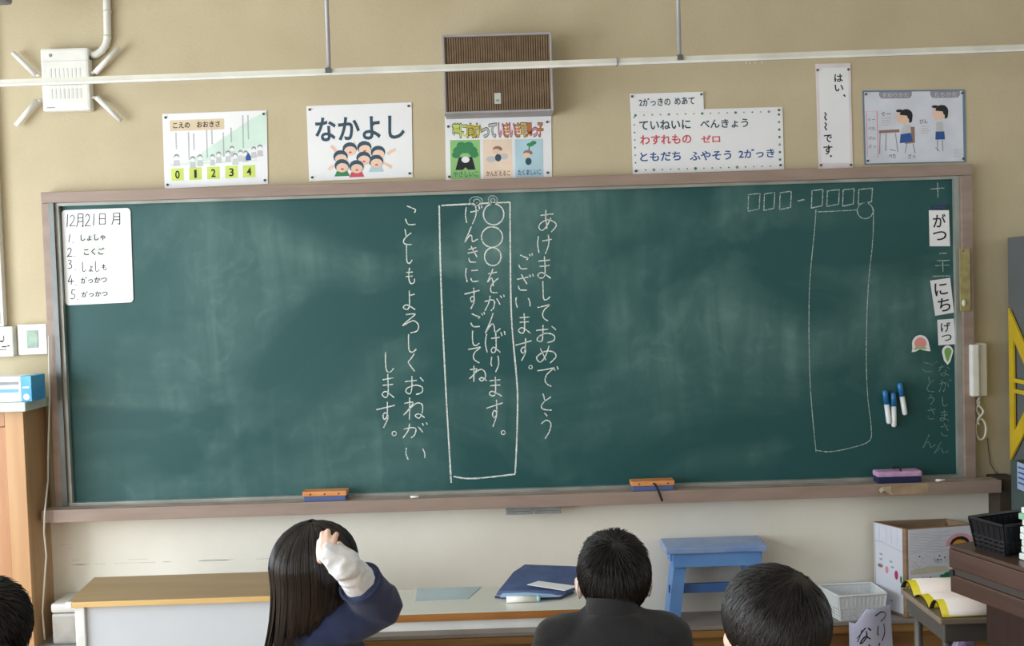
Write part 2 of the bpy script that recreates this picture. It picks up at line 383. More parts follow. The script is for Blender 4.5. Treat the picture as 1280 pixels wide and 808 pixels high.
M_chalk = chalk_material('white_chalk', (226, 232, 228), .40)
M_chalk2 = chalk_material('thin_white_chalk', (190, 204, 200), .47)
M_chalk3 = chalk_material('faint_white_chalk', (140, 162, 160), .52)
DK = [[(78, 2), (84, 18)], [(92, -3), (98, 12)]]
def sq(ch, k=.82): return [[(x*k, y) for x, y in s] for s in ch]
G = {
'あ': [[(20,25),(50,22),(80,18)],[(45,3),(43,40),(52,82)],[(70,36),(52,70),(28,90),(12,78),(22,58),(52,45),(82,52),(94,70),(72,97)]],
'い': [[(10,5),(8,45),(18,90)],[(82,12),(92,45),(92,80)]],
'う': [[(35,0),(58,12)],[(8,40),(50,26),(82,38),(76,68),(42,100)]],
'お': [[(6,32),(62,24)],[(36,3),(36,60),(30,92),(8,84),(18,64),(55,48),(88,60),(84,88),(58,96)],[(76,10),(96,30)]],
'か': [[(6,38),(46,28),(64,40),(58,76),(40,94)],[(36,3),(28,50),(5,94)],[(76,22),(96,58)]],
'き': [[(15,24),(78,12)],[(10,46),(86,32)],[(34,2),(58,32),(82,64)],[(18,72),(32,92),(76,94)]],
'く': [[(74,2),(45,28),(18,50),(50,76),(80,98)]],
'け': [[(10,8),(4,50),(14,92)],[(36,34),(96,26)],[(74,2),(76,50),(54,98)]],
'こ': [[(18,8),(55,20),(82,26),(70,40)],[(10,68),(30,90),(80,90)]],
'さ': [[(8,30),(86,18)],[(38,2),(60,32),(78,58)],[(16,68),(28,92),(76,94)]],
'し': [[(22,2),(22,50),(30,90),(62,96),(94,80)]],
'す': [[(0,32),(98,14)],[(60,2),(60,52),(44,66),(36,52),(52,42),(62,60),(40,98)]],
'つ': [[(5,40),(50,22),(88,38),(84,66),(50,86)]],
'て': [[(4,20),(50,14),(94,6),(56,36),(44,64),(56,86),(84,98)]],
'と': [[(28,4),(42,44)],[(86,24),(40,48),(16,74),(34,92),(92,94)]],
'な': [[(6,24),(56,16)],[(36,2),(10,56)],[(72,20),(94,38)],[(62,40),(65,80),(42,94),(24,82),(48,70),(92,94)]],
'に': [[(12,6),(4,50),(16,94)],[(44,22),(92,18)],[(42,70),(56,90),(96,88)]],
'ね': [[(28,2),(28,98)],[(6,28),(44,22),(24,55),(2,80)],[(6,78),(55,28),(86,34),(88,72),(72,92),(56,82),(74,74),(98,92)]],
'は': [[(10,8),(4,50),(14,92)],[(38,30),(90,26)],[(66,4),(67,78),(50,93),(36,82),(54,70),(92,92)]],
'ま': [[(12,22),(86,16)],[(14,44),(84,40)],[(50,0),(52,78),(30,94),(8,82),(34,70),(94,94)]],
'め': [[(20,14),(46,80)],[(64,3),(46,60),(20,90),(4,66),(40,32),(80,34),(95,60),(68,97)]],
'も': [[(42,0),(36,60),(52,94),(84,86),(84,64)],[(8,28),(72,26)],[(6,52),(70,50)]],
'よ': [[(54,24),(92,20)],[(50,0),(52,78),(30,93),(6,82),(34,70),(94,94)]],
'り': [[(14,6),(8,46),(18,62)],[(80,0),(88,50),(56,98)]],
'ろ': [[(22,10),(72,8),(40,34),(6,62),(60,40),(92,58),(84,86),(50,98)]],
'ん': [[(50,0),(30,45),(4,98),(38,56),(54,62),(62,92),(96,74)]],
'を': [[(14,20),(84,12)],[(50,0),(34,26),(10,52),(44,38),(54,68)],[(92,38),(50,56),(32,78),(46,94),(86,94)]],
'十': [[(2,45),(98,38)],[(52,0),(54,100)]], '一': [[(0,50),(100,42)]], '二': [[(20,10),(80,6)],[(0,92),(100,86)]],
}
for a, c in (('が','か'),('ご','こ'),('ざ','さ'),('げ','け'),('ば','は'),('で','て')): G[a] = sq(G[c])+DK
YC = -.0030
def chalk_pts(pts): return [at(x, y, YC) for x, y in pts]
N0 = Vector((0, -1, 0))
def chalk_chars(name, items, m, w, label=None, parent=None):
    mb = MB()
    for ch, x0, y0, x1, y1 in items:
        mb.cut()
        if ch == '。':
            r = (x1-x0)/2; cx = (x0+x1)/2; cy = (y0+y1)/2
            ribbon(mb, chalk_pts([(cx+r*cos(a*pi/5), cy+r*sin(a*pi/5)) for a in range(10)]), w*.8, N0, True); continue
        for s in G[ch]:
            jit = [(x+random.uniform(-2, 2), y+random.uniform(-1.5, 1.5)) for x, y in s]
            ribbon(mb, chalk_pts([(x0+(x1-x0)*x/100, y0+(y1-y0)*y/100) for x, y in smooth_pts(jit)]), w, N0)
    return mb.pieces('chalk_character', m, parent or bb)
cwid = .0046
chalk_chars('chalk_writing', [('あ',670,262,697,291),('け',671,293,691,318),('ま',671,320,690,350),('し',676,351,688,376),('て',671,380,688,402),('お',669,406,696,429),('め',670,432,696,455),('で',671,459,698,484),('と',674,491,691,514),('う',675,517,691,549)], M_chalk, cwid, 'column of chalk writing right of the drawn box')
chalk_chars('chalk_writing', [('ご',647,317,666,338),('ざ',645,343,667,364),('い',643,371,664,386),('ま',647,392,664,418),('す',644,422,665,452),('。',661,457,665.5,461.5)], M_chalk, cwid, 'short chalk column just right of the drawn box')
chalk_chars('chalk_writing', [('を',608,336,624,368),('が',605,369,631,390),('ん',606,392,627,417),('ば',606,415,632,443),('り',613,445,625,466),('ま',610,471,628,497),('す',608,499,629,534),('。',626.5,538.5,631.5,543.5)], M_chalk, cwid, 'chalk column under three circles inside the box')
chalk_chars('chalk_writing', [('げ',581,257,603,281),('ん',580,283,598,304),('き',583,307,599,329),('に',581,334,599,354),('す',581,359,600,387),('ご',587,391,606,410),('し',588,413,600,433),('て',584,433,602,454),('ね',586,457,609,478)], M_chalk, cwid, 'left chalk column inside the drawn box')
chalk_chars('chalk_writing', [('こ',505,255,523,283),('と',502,286,516,307),('し',506,306,516,330),('も',506,335,520,356),('よ',503,363,520,389),('ろ',502,391,525,417),('し',508,417,521,441),('く',508,442,521,465),('お',505,470,531,494),('ね',504,497,531,525),('が',503,529,535,549),('い',505,559,533,577)], M_chalk, cwid, 'long chalk column left of the drawn box')
chalk_chars('chalk_writing', [('し',479,440,493,466),('ま',476,468,494,499),('す',470,502,494,536),('。',490,539.5,495.5,545)], M_chalk, cwid, 'short leftmost chalk column')
mb = MB()
for cx, cy, rx, ry in ((617, 268, 12.8, 13.2), (615, 296.5, 13.2, 12.8), (616, 321, 10.3, 11.2)):
    ribbon(mb, chalk_pts([(cx+rx*cos(a*pi/14), cy+ry*sin(a*pi/14)) for a in range(28)]), .0052, N0, True)
mb.pieces('chalk_circle', M_chalk, bb)
mb = MB()
for cx, cy, rx, ry in ((595, 251.5, 8, 5.5), (616, 250, 5.6, 5.2), (596, 252, 4, 3), (616, 250.5, 2.6, 2.4)):
    ribbon(mb, chalk_pts([(cx+rx*cos(a*pi/8), cy+ry*sin(a*pi/8)) for a in range(16)]), .0040, N0, True)
mb.pieces('chalk_circle', M_chalk2, bb)
mb = MB()
for p in ([(549, 257), (550.5, 330), (553, 400), (558, 500), (564, 604)], [(552, 257), (600, 254.5), (638, 253)], [(637.5, 253.5), (638, 330), (639.5, 400), (645.5, 470), (647, 500), (646, 550), (644, 592)], [(567, 596), (585, 598.5), (610, 597), (644, 593)]):
    ribbon(mb, chalk_pts(smooth_pts(p, 8)), .0062, N0)
mb.pieces('chalk_line', M_chalk, bb)
mb = MB()
def cq(q): return [(900+x/4, 210+y/4) for x, y in q]
for (a, b_, c, d) in ((140,130,200,213),(219,126,274,209),(298,120,357,205),(457,110,515,197),(534,111,597,189),(613,106,671,188),(691,104,762,177)):
    P = cq([(a+3, b_+4), (c, b_-3), (c-4, d-8), (a, d+4)]); P2 = []
    for i in range(4):
        q0, q1 = P[i], P[(i+1) % 4]
        for t in (0, .06, .5, .94): P2.append((q0[0]+(q1[0]-q0[0])*t, q0[1]+(q1[1]-q0[1])*t))
    ribbon(mb, chalk_pts(P2), .0042, N0, True)
ribbon(mb, chalk_pts(cq([(387, 168), (404, 162), (423, 158)])), .005, N0)
ribbon(mb, chalk_pts([(1081.5+10*cos(a*pi/10), 263.5+10*sin(a*pi/10)) for a in range(20)]), .0042, N0, True)
mb.pieces('chalk_square', M_chalk2, bb)
mb = MB()
for p in ([(1020, 262), (1018, 290), (1014, 330), (1011.5, 370), (1011.5, 440), (1014, 500), (1020, 565)], [(1022, 265), (1045, 264), (1072, 262.5)], [(1092, 262), (1091, 300), (1086, 350), (1083.5, 400), (1083, 460), (1085, 500), (1089, 535), (1086, 552), (1060, 561), (1036, 565), (1020, 563)]):
    ribbon(mb, chalk_pts(smooth_pts(p, 6)), .0034, N0)
mb.pieces('chalk_line', M_chalk2, bb)
chalk_chars('chalk_writing', [('十',1162,228,1181,247),('二',1171,316,1187,327),('十',1169,326,1187,340),('一',1166,343,1188,348)], M_chalk2, .0036, 'chalk numerals of the date between the cards')
chalk_chars('chalk_writing', [('ご',1152,452,1172,466),('と',1157,470,1169,491),('う',1159,494,1169,506),('さ',1158,509,1171,525),('ん',1153,543,1170,561)], M_chalk3, .0036, 'faint smudged chalk name column')
chalk_chars('chalk_writing', [('な',1172,456,1188,471),('が',1173,474,1190,491),('し',1176,496,1185,508),('ま',1174,513,1187,527),('さ',1175,529,1188,546),('ん',1167,552,1186,568)], M_chalk3, .0036, 'faint chalk name column beside the frame')

# ------------------------------------------------------------------ cards and magnets on the board
def wallquad(px, Y): return [at(x, y, Y) for x, y in px]
sch = thing('schedule_card', 'white rounded magnet sheet with the day timetable, upper left of chalkboard', 'notice', at(123, 380, -.005))
S = Sheet(wallquad([(77, 263), (163, 260), (167, 378), (82, 382)], -.0040), .002)
sch = S.body('sheet', M_paper, sch, r=.015)
def uv4(q, x, y):   # pixel -> fractions inside a sheet drawn at q
    (x0, y0), (x1, y1), (x2, y2), (x3, y3) = q; u = v = .5
    for _ in range(12):
        fx = (x0*(1-u)+x1*u)*(1-v)+(x3*(1-u)+x2*u)*v-x; fy = (y0*(1-u)+y1*u)*(1-v)+(y3*(1-u)+y2*u)*v-y
        a = (x1-x0)*(1-v)+(x2-x3)*v; b_ = (x3*(1-u)+x2*u)-(x0*(1-u)+x1*u)
        c = (y1-y0)*(1-v)+(y2-y3)*v; d = (y3*(1-u)+y2*u)-(y0*(1-u)+y1*u); D = a*d-b_*c
        u -= (fx*d-b_*fy)/D; v -= (a*fy-c*fx)/D
    return u, v
def T(S, q, mb, st, x0, y0, x1, y1, bold=0, h=.0006):
    """text in the pixel box x0,y0,x1,y1 (height measured without the tilt)"""
    cx, cy = (x0+x1)/2, (y0+y1)/2; u, v = uv4(q, cx, cy)
    W = abs(q[1][0]-q[0][0]); H = abs(q[3][1]-q[0][1]); du = (x1-x0)/2/W; dv = (y1-y0)/2/H
    S.text(mb, st, u-du, v-dv, u+du, v+dv, bold, h)
q = [(77, 263), (163, 260), (167, 378), (82, 382)]
def hand(S, q, mb, ch, x0, y0, x1, y1, w):
    mb.cut()
    for s in ch:
        P = [S.p(*uv4(q, x0+(x1-x0)*x/100, y0+(y1-y0)*y/100), S.t+.0006) for x, y in (smooth_pts(s) if len(s) > 2 else s)]
        ribbon(mb, P, w, S.n)
N1 = [[(60,0),(40,100)]]; N2 = [[(10,22),(45,0),(75,20),(60,55),(5,98)],[(5,98),(50,94),(98,98)]]
GETSU = [[(20,5),(18,60),(0,100)],[(20,5),(60,3)],[(60,3),(90,3)],[(90,3),(90,98)],[(90,98),(70,90)],[(20,34),(88,32)],[(20,60),(88,58)]]
HI = [[(15,5),(15,98)],[(15,5),(88,3)],[(88,3),(88,98)],[(15,48),(88,46)],[(15,95),(88,94)]]
N3 = [[(10,8),(60,2),(70,25),(30,45)],[(30,45),(80,58),(70,90),(5,98)]]; N4 = [[(50,0),(5,68)],[(5,68),(98,64)],[(62,35),(55,100)]]; N5 = [[(35,3),(30,45),(75,52),(80,80),(45,98),(5,92)],[(35,3),(95,2)]]
mb = MB()
for ch, a, b_, c, d in ((N1,82,268,87,284),(N2,87,269,95,283),(GETSU,96,267,105,284),(N2,106,268,114,283),(N1,115,267,120,282),(HI,123,267,133,281),(GETSU,140,266,151,281),(N1,84,293,90,303),(N2,84,310,91,321),(N3,85,325,91,336),(N4,85,344,93,356),(N5,88,362,95,374)): hand(S, q, mb, ch, a, b_, c, d, .0032)
for (x, y) in ((91, 303), (93, 320), (94, 337), (95, 356), (97, 374)): hand(S, q, mb, [[(0, 0), (100, 100)]], x, y, x+1.2, y+1, .003)
for ch, a, b_, c, d in (('し',102,327,108,340),('よ',111,332,117,340),('し',118,326,125,340),('も',127,330,134,338)): hand(S, q, mb, G[ch], a, b_, c, d, .0028)
mb.pieces('pen_character', M_ink, sch)
mb = MB()
for st, a, b_, c, d in (('しょしゃ',101,293,132,301),('こくご',105,310,131,319),('がっかつ',101,346,134,354),('がっかつ',102,364,135,371)): T(S, q, mb, st, a, b_, c, d, .02)
mb.pieces('printed_lettering', M_ink, sch)
mb = MB()
for a, b_, c, d in ((99,290,134,303),(99,307,134,321),(99,343,136,357),(100,361,137,374)):
    S.poly(mb, [uv4(q, a, b_+1), uv4(q, c, b_), uv4(q, c, d), uv4(q, a, d+1)], .0002)
mb.pieces('paper_strip', mat('paper_strip', (226, 230, 230), .6), sch)

def vcard(name, qpx, chars, label, Y=-.004):
    t = thing(name, label, 'card', at((qpx[3][0]+qpx[2][0])/2, qpx[2][1], Y), 'hiragana cards of the date')
    S = Sheet(wallquad(qpx, Y), .0012); t = S.body('card_sheet', M_paper, t)
    mb = MB()
    for i, (st, u0, v0, u1, v1) in enumerate(chars): S.text(mb, st, u0, v0, u1, v1, .012)
    mb.pieces('lettering', M_ink, t); return t
vcard('word_card', [(1161,263),(1186,263),(1187.5,308),(1162,308)], [('が',.18,.1,.82,.48),('つ',.16,.58,.84,.84)], 'upright white card reading がつ near top right of chalkboard')
vcard('word_card', [(1162.5,351),(1187.5,347.5),(1192.5,391),(1169,395)], [('に',.15,.1,.8,.46),('ち',.22,.54,.85,.92)], 'tilted white card reading にち below the chalk date', -.0062)
vcard('word_card', [(1171.5,400),(1192,398.5),(1194,430.5),(1173,432)], [('げ',.18,.12,.78,.5),('つ',.2,.6,.8,.85)], 'small white card reading げつ above the green sticker', -.0042)
mg = MB(); a = at(1165, 262, -.004); b_ = at(1183, 257, -.004); mg.box((a.x, -.009, a.z), (b_.x, -.0035, b_.z), bev=.001)
tag(mg.build('magnet_bar', mat('navy_magnet', (44, 58, 104), .5)), 'dark blue magnet bar on top of the がつ card', 'magnet')
# stickers
def blob_thing(name, label, outline, m, inner, m2, Y=-.0034, cat='sticker', extra=None):
    t = thing(name, label, cat, at(outline[0][0], outline[0][1], Y))
    for nm, pts, mm, y0, y1 in (('backing', outline, m, Y, Y-.0012), ('picture', inner, m2, Y-.0013, Y-.0018)):
        n = len(pts); vs = [at(x, y, y1) for x, y in pts]+[at(x, y, y0) for x, y in pts]
        MB().add(vs, [tuple(range(n)), tuple(range(2*n-1, n-1, -1))]+[(i, n+i, n+(i+1) % n, (i+1) % n) for i in range(n)]).build(nm, mm, t)
    if extra: extra(t)
    return t
def ov(cx, cy, rx, ry, a0=0, a1=360, n=18): return [(cx+rx*cos(radians(a0+(a1-a0)*k/n)), cy+ry*sin(radians(a0+(a1-a0)*k/n))) for k in range(n)]
peach = ov(1150.5, 430, 10.5, 11, 180, 362, 14)+[(1163, 438), (1162.5, 439.5), (1156, 438.5), (1150, 437), (1144, 440), (1139.5, 440.5), (1140.5, 436)]
def pe(t):
    vs = [at(x, y, -.0054) for x, y in [(1142, 435), (1150, 433), (1159, 435), (1156, 437.5), (1150, 435.5), (1144, 438)]]
    MB().add(vs, [tuple(range(6))]).build('leaf', M_lgreen, t)
blob_thing('peach_sticker', 'white edged pink peach sticker on the right of chalkboard', peach, M_paper, ov(1150.5, 429.5, 7.5, 7.5), mat('peach_pink', (232, 150, 150), .6), extra=pe)
blob_thing('gourd_sticker', 'white edged green leaf shaped sticker below the small げつ card', ov(1184.5, 440, 7, 8, 170, 370)+[(1188, 452), (1184.5, 456.5), (1180, 451)], M_paper, ov(1185, 440, 4.6, 5.2, 170, 370)+[(1186.5, 449), (1184.5, 453), (1182, 448)], mat('leaf_green', (124, 178, 92), .6))
# marker magnets
for k, (x0, y0, x1, y1, mid) in enumerate(((1106, 488, 1111.5, 530, .42), (1116.5, 491, 1117.5, 534, .4), (1124.5, 479, 1131.5, 519, .42))):
    a, b_ = at(x0, y0, -.016), at(x1, y1, -.016); c = a.lerp(b_, mid)
    t = thing('marker_pen', ('leftmost', 'middle, lowest', 'rightmost, highest')[k]+' of the three blue capped white markers stuck on the chalkboard', 'marker', b_, 'blue capped markers on the chalkboard')
    MB().tube([c, b_.lerp(c, .08), b_], [.0105, .0105, .007], 12).build('barrel', mat('marker_white', (236, 244, 246), .35), t, True)
    MB().tube([a, a.lerp(c, .08), c.lerp(a, .02)], [.007, .011, .012], 12).build('cap', mat('marker_blue', (38, 118, 176), .3), t, True)
    d = (b_-a).normalized(); MB().bar(a.lerp(c, .3)+Vector((0, .0102, 0)), b_.lerp(c, .3)+Vector((0, .0102, 0)), .006, .002).build('magnet_strip', M_dark, t)
# brass coloured strip on the right stile
a = at(1199, 311, -.036); b_ = at(1213, 389, -.036)
st_ = thing('brass_strip', 'yellowish metal strip screwed on the right side of chalkboard frame', 'strip', (b_.x-.02, -.036, b_.z))
MB().box((a.x, -.040, b_.z), (b_.x, -.0345, a.z), bev=.001).build('plate', mat('yellowed_brass', (172, 164, 112), .5, (150, 140, 92), 30, 4, bump=.1), st_)
mb = MB(); p = at(1205, 379, -.042); mb.ell(p, (.008, .005, .014)); mb.build('clip', M_white2, st_, True)
mb = MB(); p = at(1204, 314, -.041); mb.ell(p, (.003, .002, .003)); mb.build('screw', M_pin, st_, True)

# ------------------------------------------------------------------ things on the tray
def eraser(name, x0, x1, yb, yt, top, felt, label, rnd=False, strap=None):
    a = at(x0, yb, -.085); b_ = at(x1, yb, -.085); h = (yb-yt)*.0031*.86
    cx = (a.x+b_.x)/2; L = b_.x-a.x; z0 = TZ+.001; h = max(h, .03)
    t = thing(name, label, 'eraser', (cx, -.066, z0))
    MB().box((cx-L/2+.004, -.094, z0), (cx+L/2-.004, -.036, z0+h*.5), bev=.003).build('felt', felt, t)
    MB().box((cx-L/2, -.096, z0+h*.5+.0005), (cx+L/2, -.034, z0+h), bev=.008 if rnd else .003).build('handle', top, t)
    return t, cx, L, z0, h
M_or = mat('orange_wood', (228, 158, 98), .5, (208, 134, 78), 10, 4, (1, 1, 6)); M_fb = mat('blue_felt', (88, 108, 156), .95, bump=.4, bscale=400)
t, cx, L, z0, h = eraser('chalkboard_eraser', 379, 434, 626, 611, M_or, M_fb, 'orange and blue chalkboard eraser at left on the tray')
for k in (-.32, 0, .32):
    MB().ell((cx+L*k, -.0965, z0+h*.74), (.0035, .0012, .0035), nu=10, nv=6).build('rivet', M_pin, t, True)
t, cx, L, z0, h = eraser('chalkboard_eraser', 789, 843, 612, 597, M_or, M_fb, 'orange and blue chalkboard eraser with dark strap hanging over tray')
for k in (-.32, .34):
    MB().ell((cx+L*k, -.0965, z0+h*.74), (.0035, .0012, .0035), nu=10, nv=6).build('rivet', M_pin, t, True)
p0 = Vector((cx+.002, -.097, z0+h*.8)); MB().tube([p0, p0+Vector((.006, -.018, -.006)), p0+Vector((.016, -.029, -.030)), at(828, 627, -.132)], [.005, .006, .006, .005], 8, flat=.4).build('strap', M_dark, t, True)
t, cx, L, z0, h = eraser('chalkboard_eraser', 1096, 1152, 602, 584, mat('lilac_sponge', (208, 168, 208), .8, (190, 150, 194), 40, bump=.3, bscale=300), mat('navy_felt', (34, 44, 84), .95), 'lilac topped navy chalkboard eraser at the right end of tray', True)
MB().tube([(cx-.008, -.040, z0+h-.002), (cx-.004, -.055, z0+h+.012), (cx+.004, -.08, z0+h+.010), (cx+.006, -.090, z0+h-.001)], .005, 8, flat=.4).build('strap', M_dark, t, True)
for k, (x0, x1, y, lab) in enumerate(((513, 524, 621.5, 'short white chalk stub near middle of the tray'), (1170, 1181, 598.5, 'white chalk stub right of the lilac eraser'))):
    a, b_ = at(x0, y, -.088), at(x1, y-.6, -.088)
    tag(MB().tube([(a.x, -.088, TZ+.0058), (b_.x, -.086, TZ+.0058)], .0052, 10).build('chalk_stick', mat('chalk_white', (245, 245, 240), .9), smooth=True), lab, 'chalk')
# torn tape on tray front
tp = MB(); xs = [1098, 1104, 1112, 1160]; 
S = Sheet([Vector((at(1112, 604, -.118).x, -.1158, .767)), Vector((at(1161, 604, -.118).x, -.1158, .768)), Vector((at(1160, 616, -.118).x, -.1158, .732)), Vector((at(1114, 616, -.118).x, -.1158, .728))], .0006)
tt = thing('masking_tape', 'torn brown tape patch on tray front under lilac eraser', 'tape', S.p(.5, 1)); S.body('tape', mat('brown_tape', (178, 156, 128), .5, (156, 132, 106), 14, 5), tt)
x0 = at(1098, 610, -.118).x; x1 = at(1114, 610, -.118).x
vs = [(x0, -.122, .752), (x0+.012, -.124, .762), (x1, -.1175, .764), (x1, -.117, .742), (x1+.008, -.123, .728), (x1-.01, -.128, .732), (x0+.02, -.126, .748), (x0+.006, -.124, .738)]
MB().add(vs, [(0, 1, 2, 3, 6, 7), (3, 4, 5, 6)]).build('loose_end', mat('pale_tape', (210, 196, 160), .4), tt)
# grey plates under tray
for k, (x0, x1) in enumerate(((632, 666), (667, 701))):
    a, b_ = at(x0, 634-k, -.06), at(x1, 648-k, -.06)
    t = thing('tray_cleaner_box', ('left', 'right')[k]+' half of the pale grey metal box hung under the tray', 'box', ((a.x+b_.x)/2, -.06, .684), 'grey metal boxes under the chalk tray')
    MB().box((a.x+.0008, -.092, .690), (b_.x-.0008, -.02, .721), bev=.002).build('box_body', mat('pale_steel', (150, 158, 158), .45, (136, 142, 142), 20, metal=.2), t)
    MB().box((a.x+.012, -.0925, .702), (b_.x-.012, -.0915, .704)).build('seam', M_steel, t)

# ================================================================== WALL THINGS
def pins(S, t, uvs=((.03, .05), (.97, .05), (.97, .95), (.03, .95))):
    for u, v in uvs: MB().ell(S.p(u, v, S.t+.003), (.005, .004, .005), nu=10, nv=6).build('pushpin', M_pin, t, True)
WY = .0195
def poster(name, label, q, m=M_paper, cat='poster', Y=WY, pinuv=None):
    t = thing(name, label, cat, at((q[3][0]+q[2][0])/2, (q[2][1]+q[3][1])/2, Y))
    S = Sheet(wallquad(q, Y-.0015), .0012); t = S.body('sheet', m, t)
    if pinuv is None: pins(S, t)
    elif pinuv: pins(S, t, pinuv)
    return t, S
# 1 voice volume poster
q = [(203, 142.6), (333.4, 138), (335, 230), (206, 236)]
t, S = poster('voice_volume_poster', 'white poster with five yellow number squares, leftmost above the chalkboard', q)
mb = MB(); S.poly(mb, [(.07, .09), (.59, .09), (.59, .235), (.07, .235)]); mb.build('title_strip', M_beige, t)
mb = MB(); S.text(mb, 'こえの　おおきさ', .1, .12, .55, .20, .02, .0009); mb.pieces('lettering', M_ink, t)
mb = MB(); S.poly(mb, [(.22, .66), (.5, .42), (.86, .1), (.995, .01), (.995, .46), (.7, .55), (.4, .66)], .0002); S.poly(mb, [(.06, .70), (.9, .68), (.9, .66), (.06, .67)], .0002); mb.pieces('green_wedge', M_mint, t)
mb = MB()
for u in (.128, .302, .475, .65, .82): S.poly(mb, [(u-.06, .735), (u+.06, .735), (u+.06, .90), (u-.06, .90)])
mb.pieces('number_square', M_lime, t)
mb = MB()
for k, u in enumerate((.128, .302, .475, .65, .82)): S.text(mb, str(k), u-(.022 if k != 1 else .012), .765, u+(.022 if k != 1 else .012), .875, .02 if k != 1 else 0, .0008)
mb.pieces('number_lettering', M_ink, t)
mb = MB(); random.seed(3)
for u, v0, v1 in ((.125, .26, .46), (.295, .28, .5), (.245, .26, .62), (.42, .24, .60), (.47, .24, .42), (.655, .22, .40), (.82, .06, .38), (.58, .28, .6), (.77, .06, .5)):
    v = v0
    while v < v1: S.poly(mb, [(u-.006, v), (u+.006, v), (u+.006, v+.014), (u-.006, v+.014)]); v += .022
tag(mb.build('fine_print', M_grey, t), kind='stuff')
hm, fm, bm_ = MB(), MB(), MB()
for u, v, r in ((.125, .585, .026), (.28, .62, .024), (.35, .60, .024), (.47, .60, .02), (.53, .57, .022), (.62, .56, .022), (.66, .50, .022), (.69, .60, .024), (.74, .56, .022), (.79, .57, .022), (.87, .52, .022), (.93, .50, .024)):
    S.disc(hm, u, v-.008, r, r*1.35, .0004); S.disc(fm, u, v+.012, r*.8, r*1.1, .0006); S.poly(bm_, [(u-r, v+.04), (u+r, v+.04), (u+r*1.3, v+.12), (u-r*1.3, v+.12)], .0003)
hm.pieces('drawn_hair', M_grey, t); fm.pieces('drawn_face', M_paper, t); bm_.pieces('drawn_body', M_lgrey, t)
mb = MB(); S.poly(mb, [(.79, .62), (.815, .56), (.84, .62), (.84, .67), (.79, .67)], .0008); mb.build('drawn_blue_coat', M_blue, t)
# 2 nakayoshi
q = [(383, 132.7), (514.6, 128), (516, 221.5), (386.5, 226.8)]
t, S = poster('friends_poster', 'white poster reading なかよし over a cluster of drawn children', q)
mb = MB(); S.text(mb, 'なかよし', .075, .16, .93, .48, .022, .0008); mb.pieces('lettering', M_teal, t)
kids = ((.40, .60), (.54, .59), (.67, .66), (.31, .70), (.53, .73), (.65, .78), (.32, .82), (.46, .84)); hm, fm, mm = MB(), MB(), MB()
cl = [MB(), MB(), MB()]
for i, (u, v) in enumerate(kids):
    h0 = .0006+.0006*(i//3); S.disc(hm, u, v-.012, .070, .086, h0); S.disc(fm, u+.004, v+.018, .058, .062, h0+.0002); S.disc(mm, u+.004, v+.036, .016, .012, h0+.0004, 8)
    if i > 4: S.poly(cl[i % 3], [(u-.05, v+.06), (u+.05, v+.06), (u+.075, v+.13), (u-.075, v+.13)], .0005)
for a, b_, c, d in ((.27, .62, .22, .54), (.76, .68, .84, .62), (.72, .8, .80, .86), (.25, .8, .19, .86), (.45, .55, .44, .5)): S.stroke(fm, [(a, b_), ((a+c)/2, (b_+d)/2-.01), (c, d)], .012, .0005)
hm.pieces('drawn_hair', M_teal, t); fm.pieces('drawn_face', M_skinp, t); mm.pieces('drawn_mouth', M_red, t)
cl[0].build('drawn_green_shirt', M_green, t); cl[1].build('drawn_red_shirt', M_red, t); cl[2].build('drawn_blue_shirt', M_sky, t)
# 3 goals poster below the loudspeaker
q = [(556, 145.7), (689, 145), (690, 222), (557.6, 226)]
t, S = poster('school_goals_poster', 'white poster with green, peach and blue panels directly under the loudspeaker', q, pinuv=((.03, .16), (.96, .10), (.96, .92), (.03, .94)))
for tx, u0, u1, cols in (('夢に向かって', .07, .48, 0), ('いきいき可児っ子', .50, .92, 1)):
    n = len(tx); 
    for i, ch in enumerate(tx):
        a = u0+(u1-u0)*i/n; b_ = u0+(u1-u0)*(i+1)/n+.004; sm = .55 if ch == 'っ' else 1
        dk, lt = MB(), MB()
        S.text(dk, ch, a-.004, .10+(1-sm)*.16, b_+.002, .345, .06, .0004); S.text(lt, ch, a+.001, .115+(1-sm)*.16, b_-.003, .33, .015, .0008)
        dk.build('title_outline', mat('plum_outline', (112, 84, 84), .7) if cols else mat('olive_outline', (84, 90, 62), .7), t)
        lt.build('title_letter', (M_lime, M_lime, M_yell, M_yell, M_lgrey, M_lgrey, M_pink, M_orange, M_pink, M_orange, M_yell, M_orange, M_pink, M_orange)[i+6*cols] , t)
for u0, u1, m, cap, mc in ((.045, .325, M_lgreen, 'やさしいこ', M_green), (.355, .625, M_peach, 'かんがえるこ', M_brown), (.655, .92, M_sky, 'たくましいこ', M_blue)):
    mb = MB(); S.poly(mb, [(u0, .37), (u1, .37), (u1, .985), (u0, .985)], .0003); mb.pieces('panel_print', m, t)
    mb = MB(); S.text(mb, cap, u0+.025, .86, u1-.02, .95, .02, .0008); mb.pieces('lettering', mc, t)
mb = MB()
for a, b_, r in ((.185, .50, .06), (.12, .54, .05), (.25, .54, .05), (.10, .60, .04), (.27, .60, .04), (.15, .46, .045), (.22, .46, .045)): S.disc(mb, a, b_, r, r*1.35, .0006)
mb.build('drawn_tree_crown', M_green, t)
mb = MB(); S.poly(mb, [(.125, .64), (.25, .64), (.28, .84), (.21, .84), (.185, .80), (.16, .84), (.09, .84)], .0005); mb.build('drawn_tree_trunk', M_ink, t)
mb = MB(); S.disc(mb, .187, .68, .038, .05, .0008); mb.build('drawn_tree_knot', M_paper, t)
hm, fm, bm_ = MB(), MB(), MB()
for u, v in ((.49, .53), (.775, .60)):
    S.disc(hm, u, v, .045, .055, .0005, 12, 180, 380); S.disc(fm, u-.012, v+.03, .036, .042, .0006); S.disc(bm_, u+.005, v+.13, .03, .06, .0005)
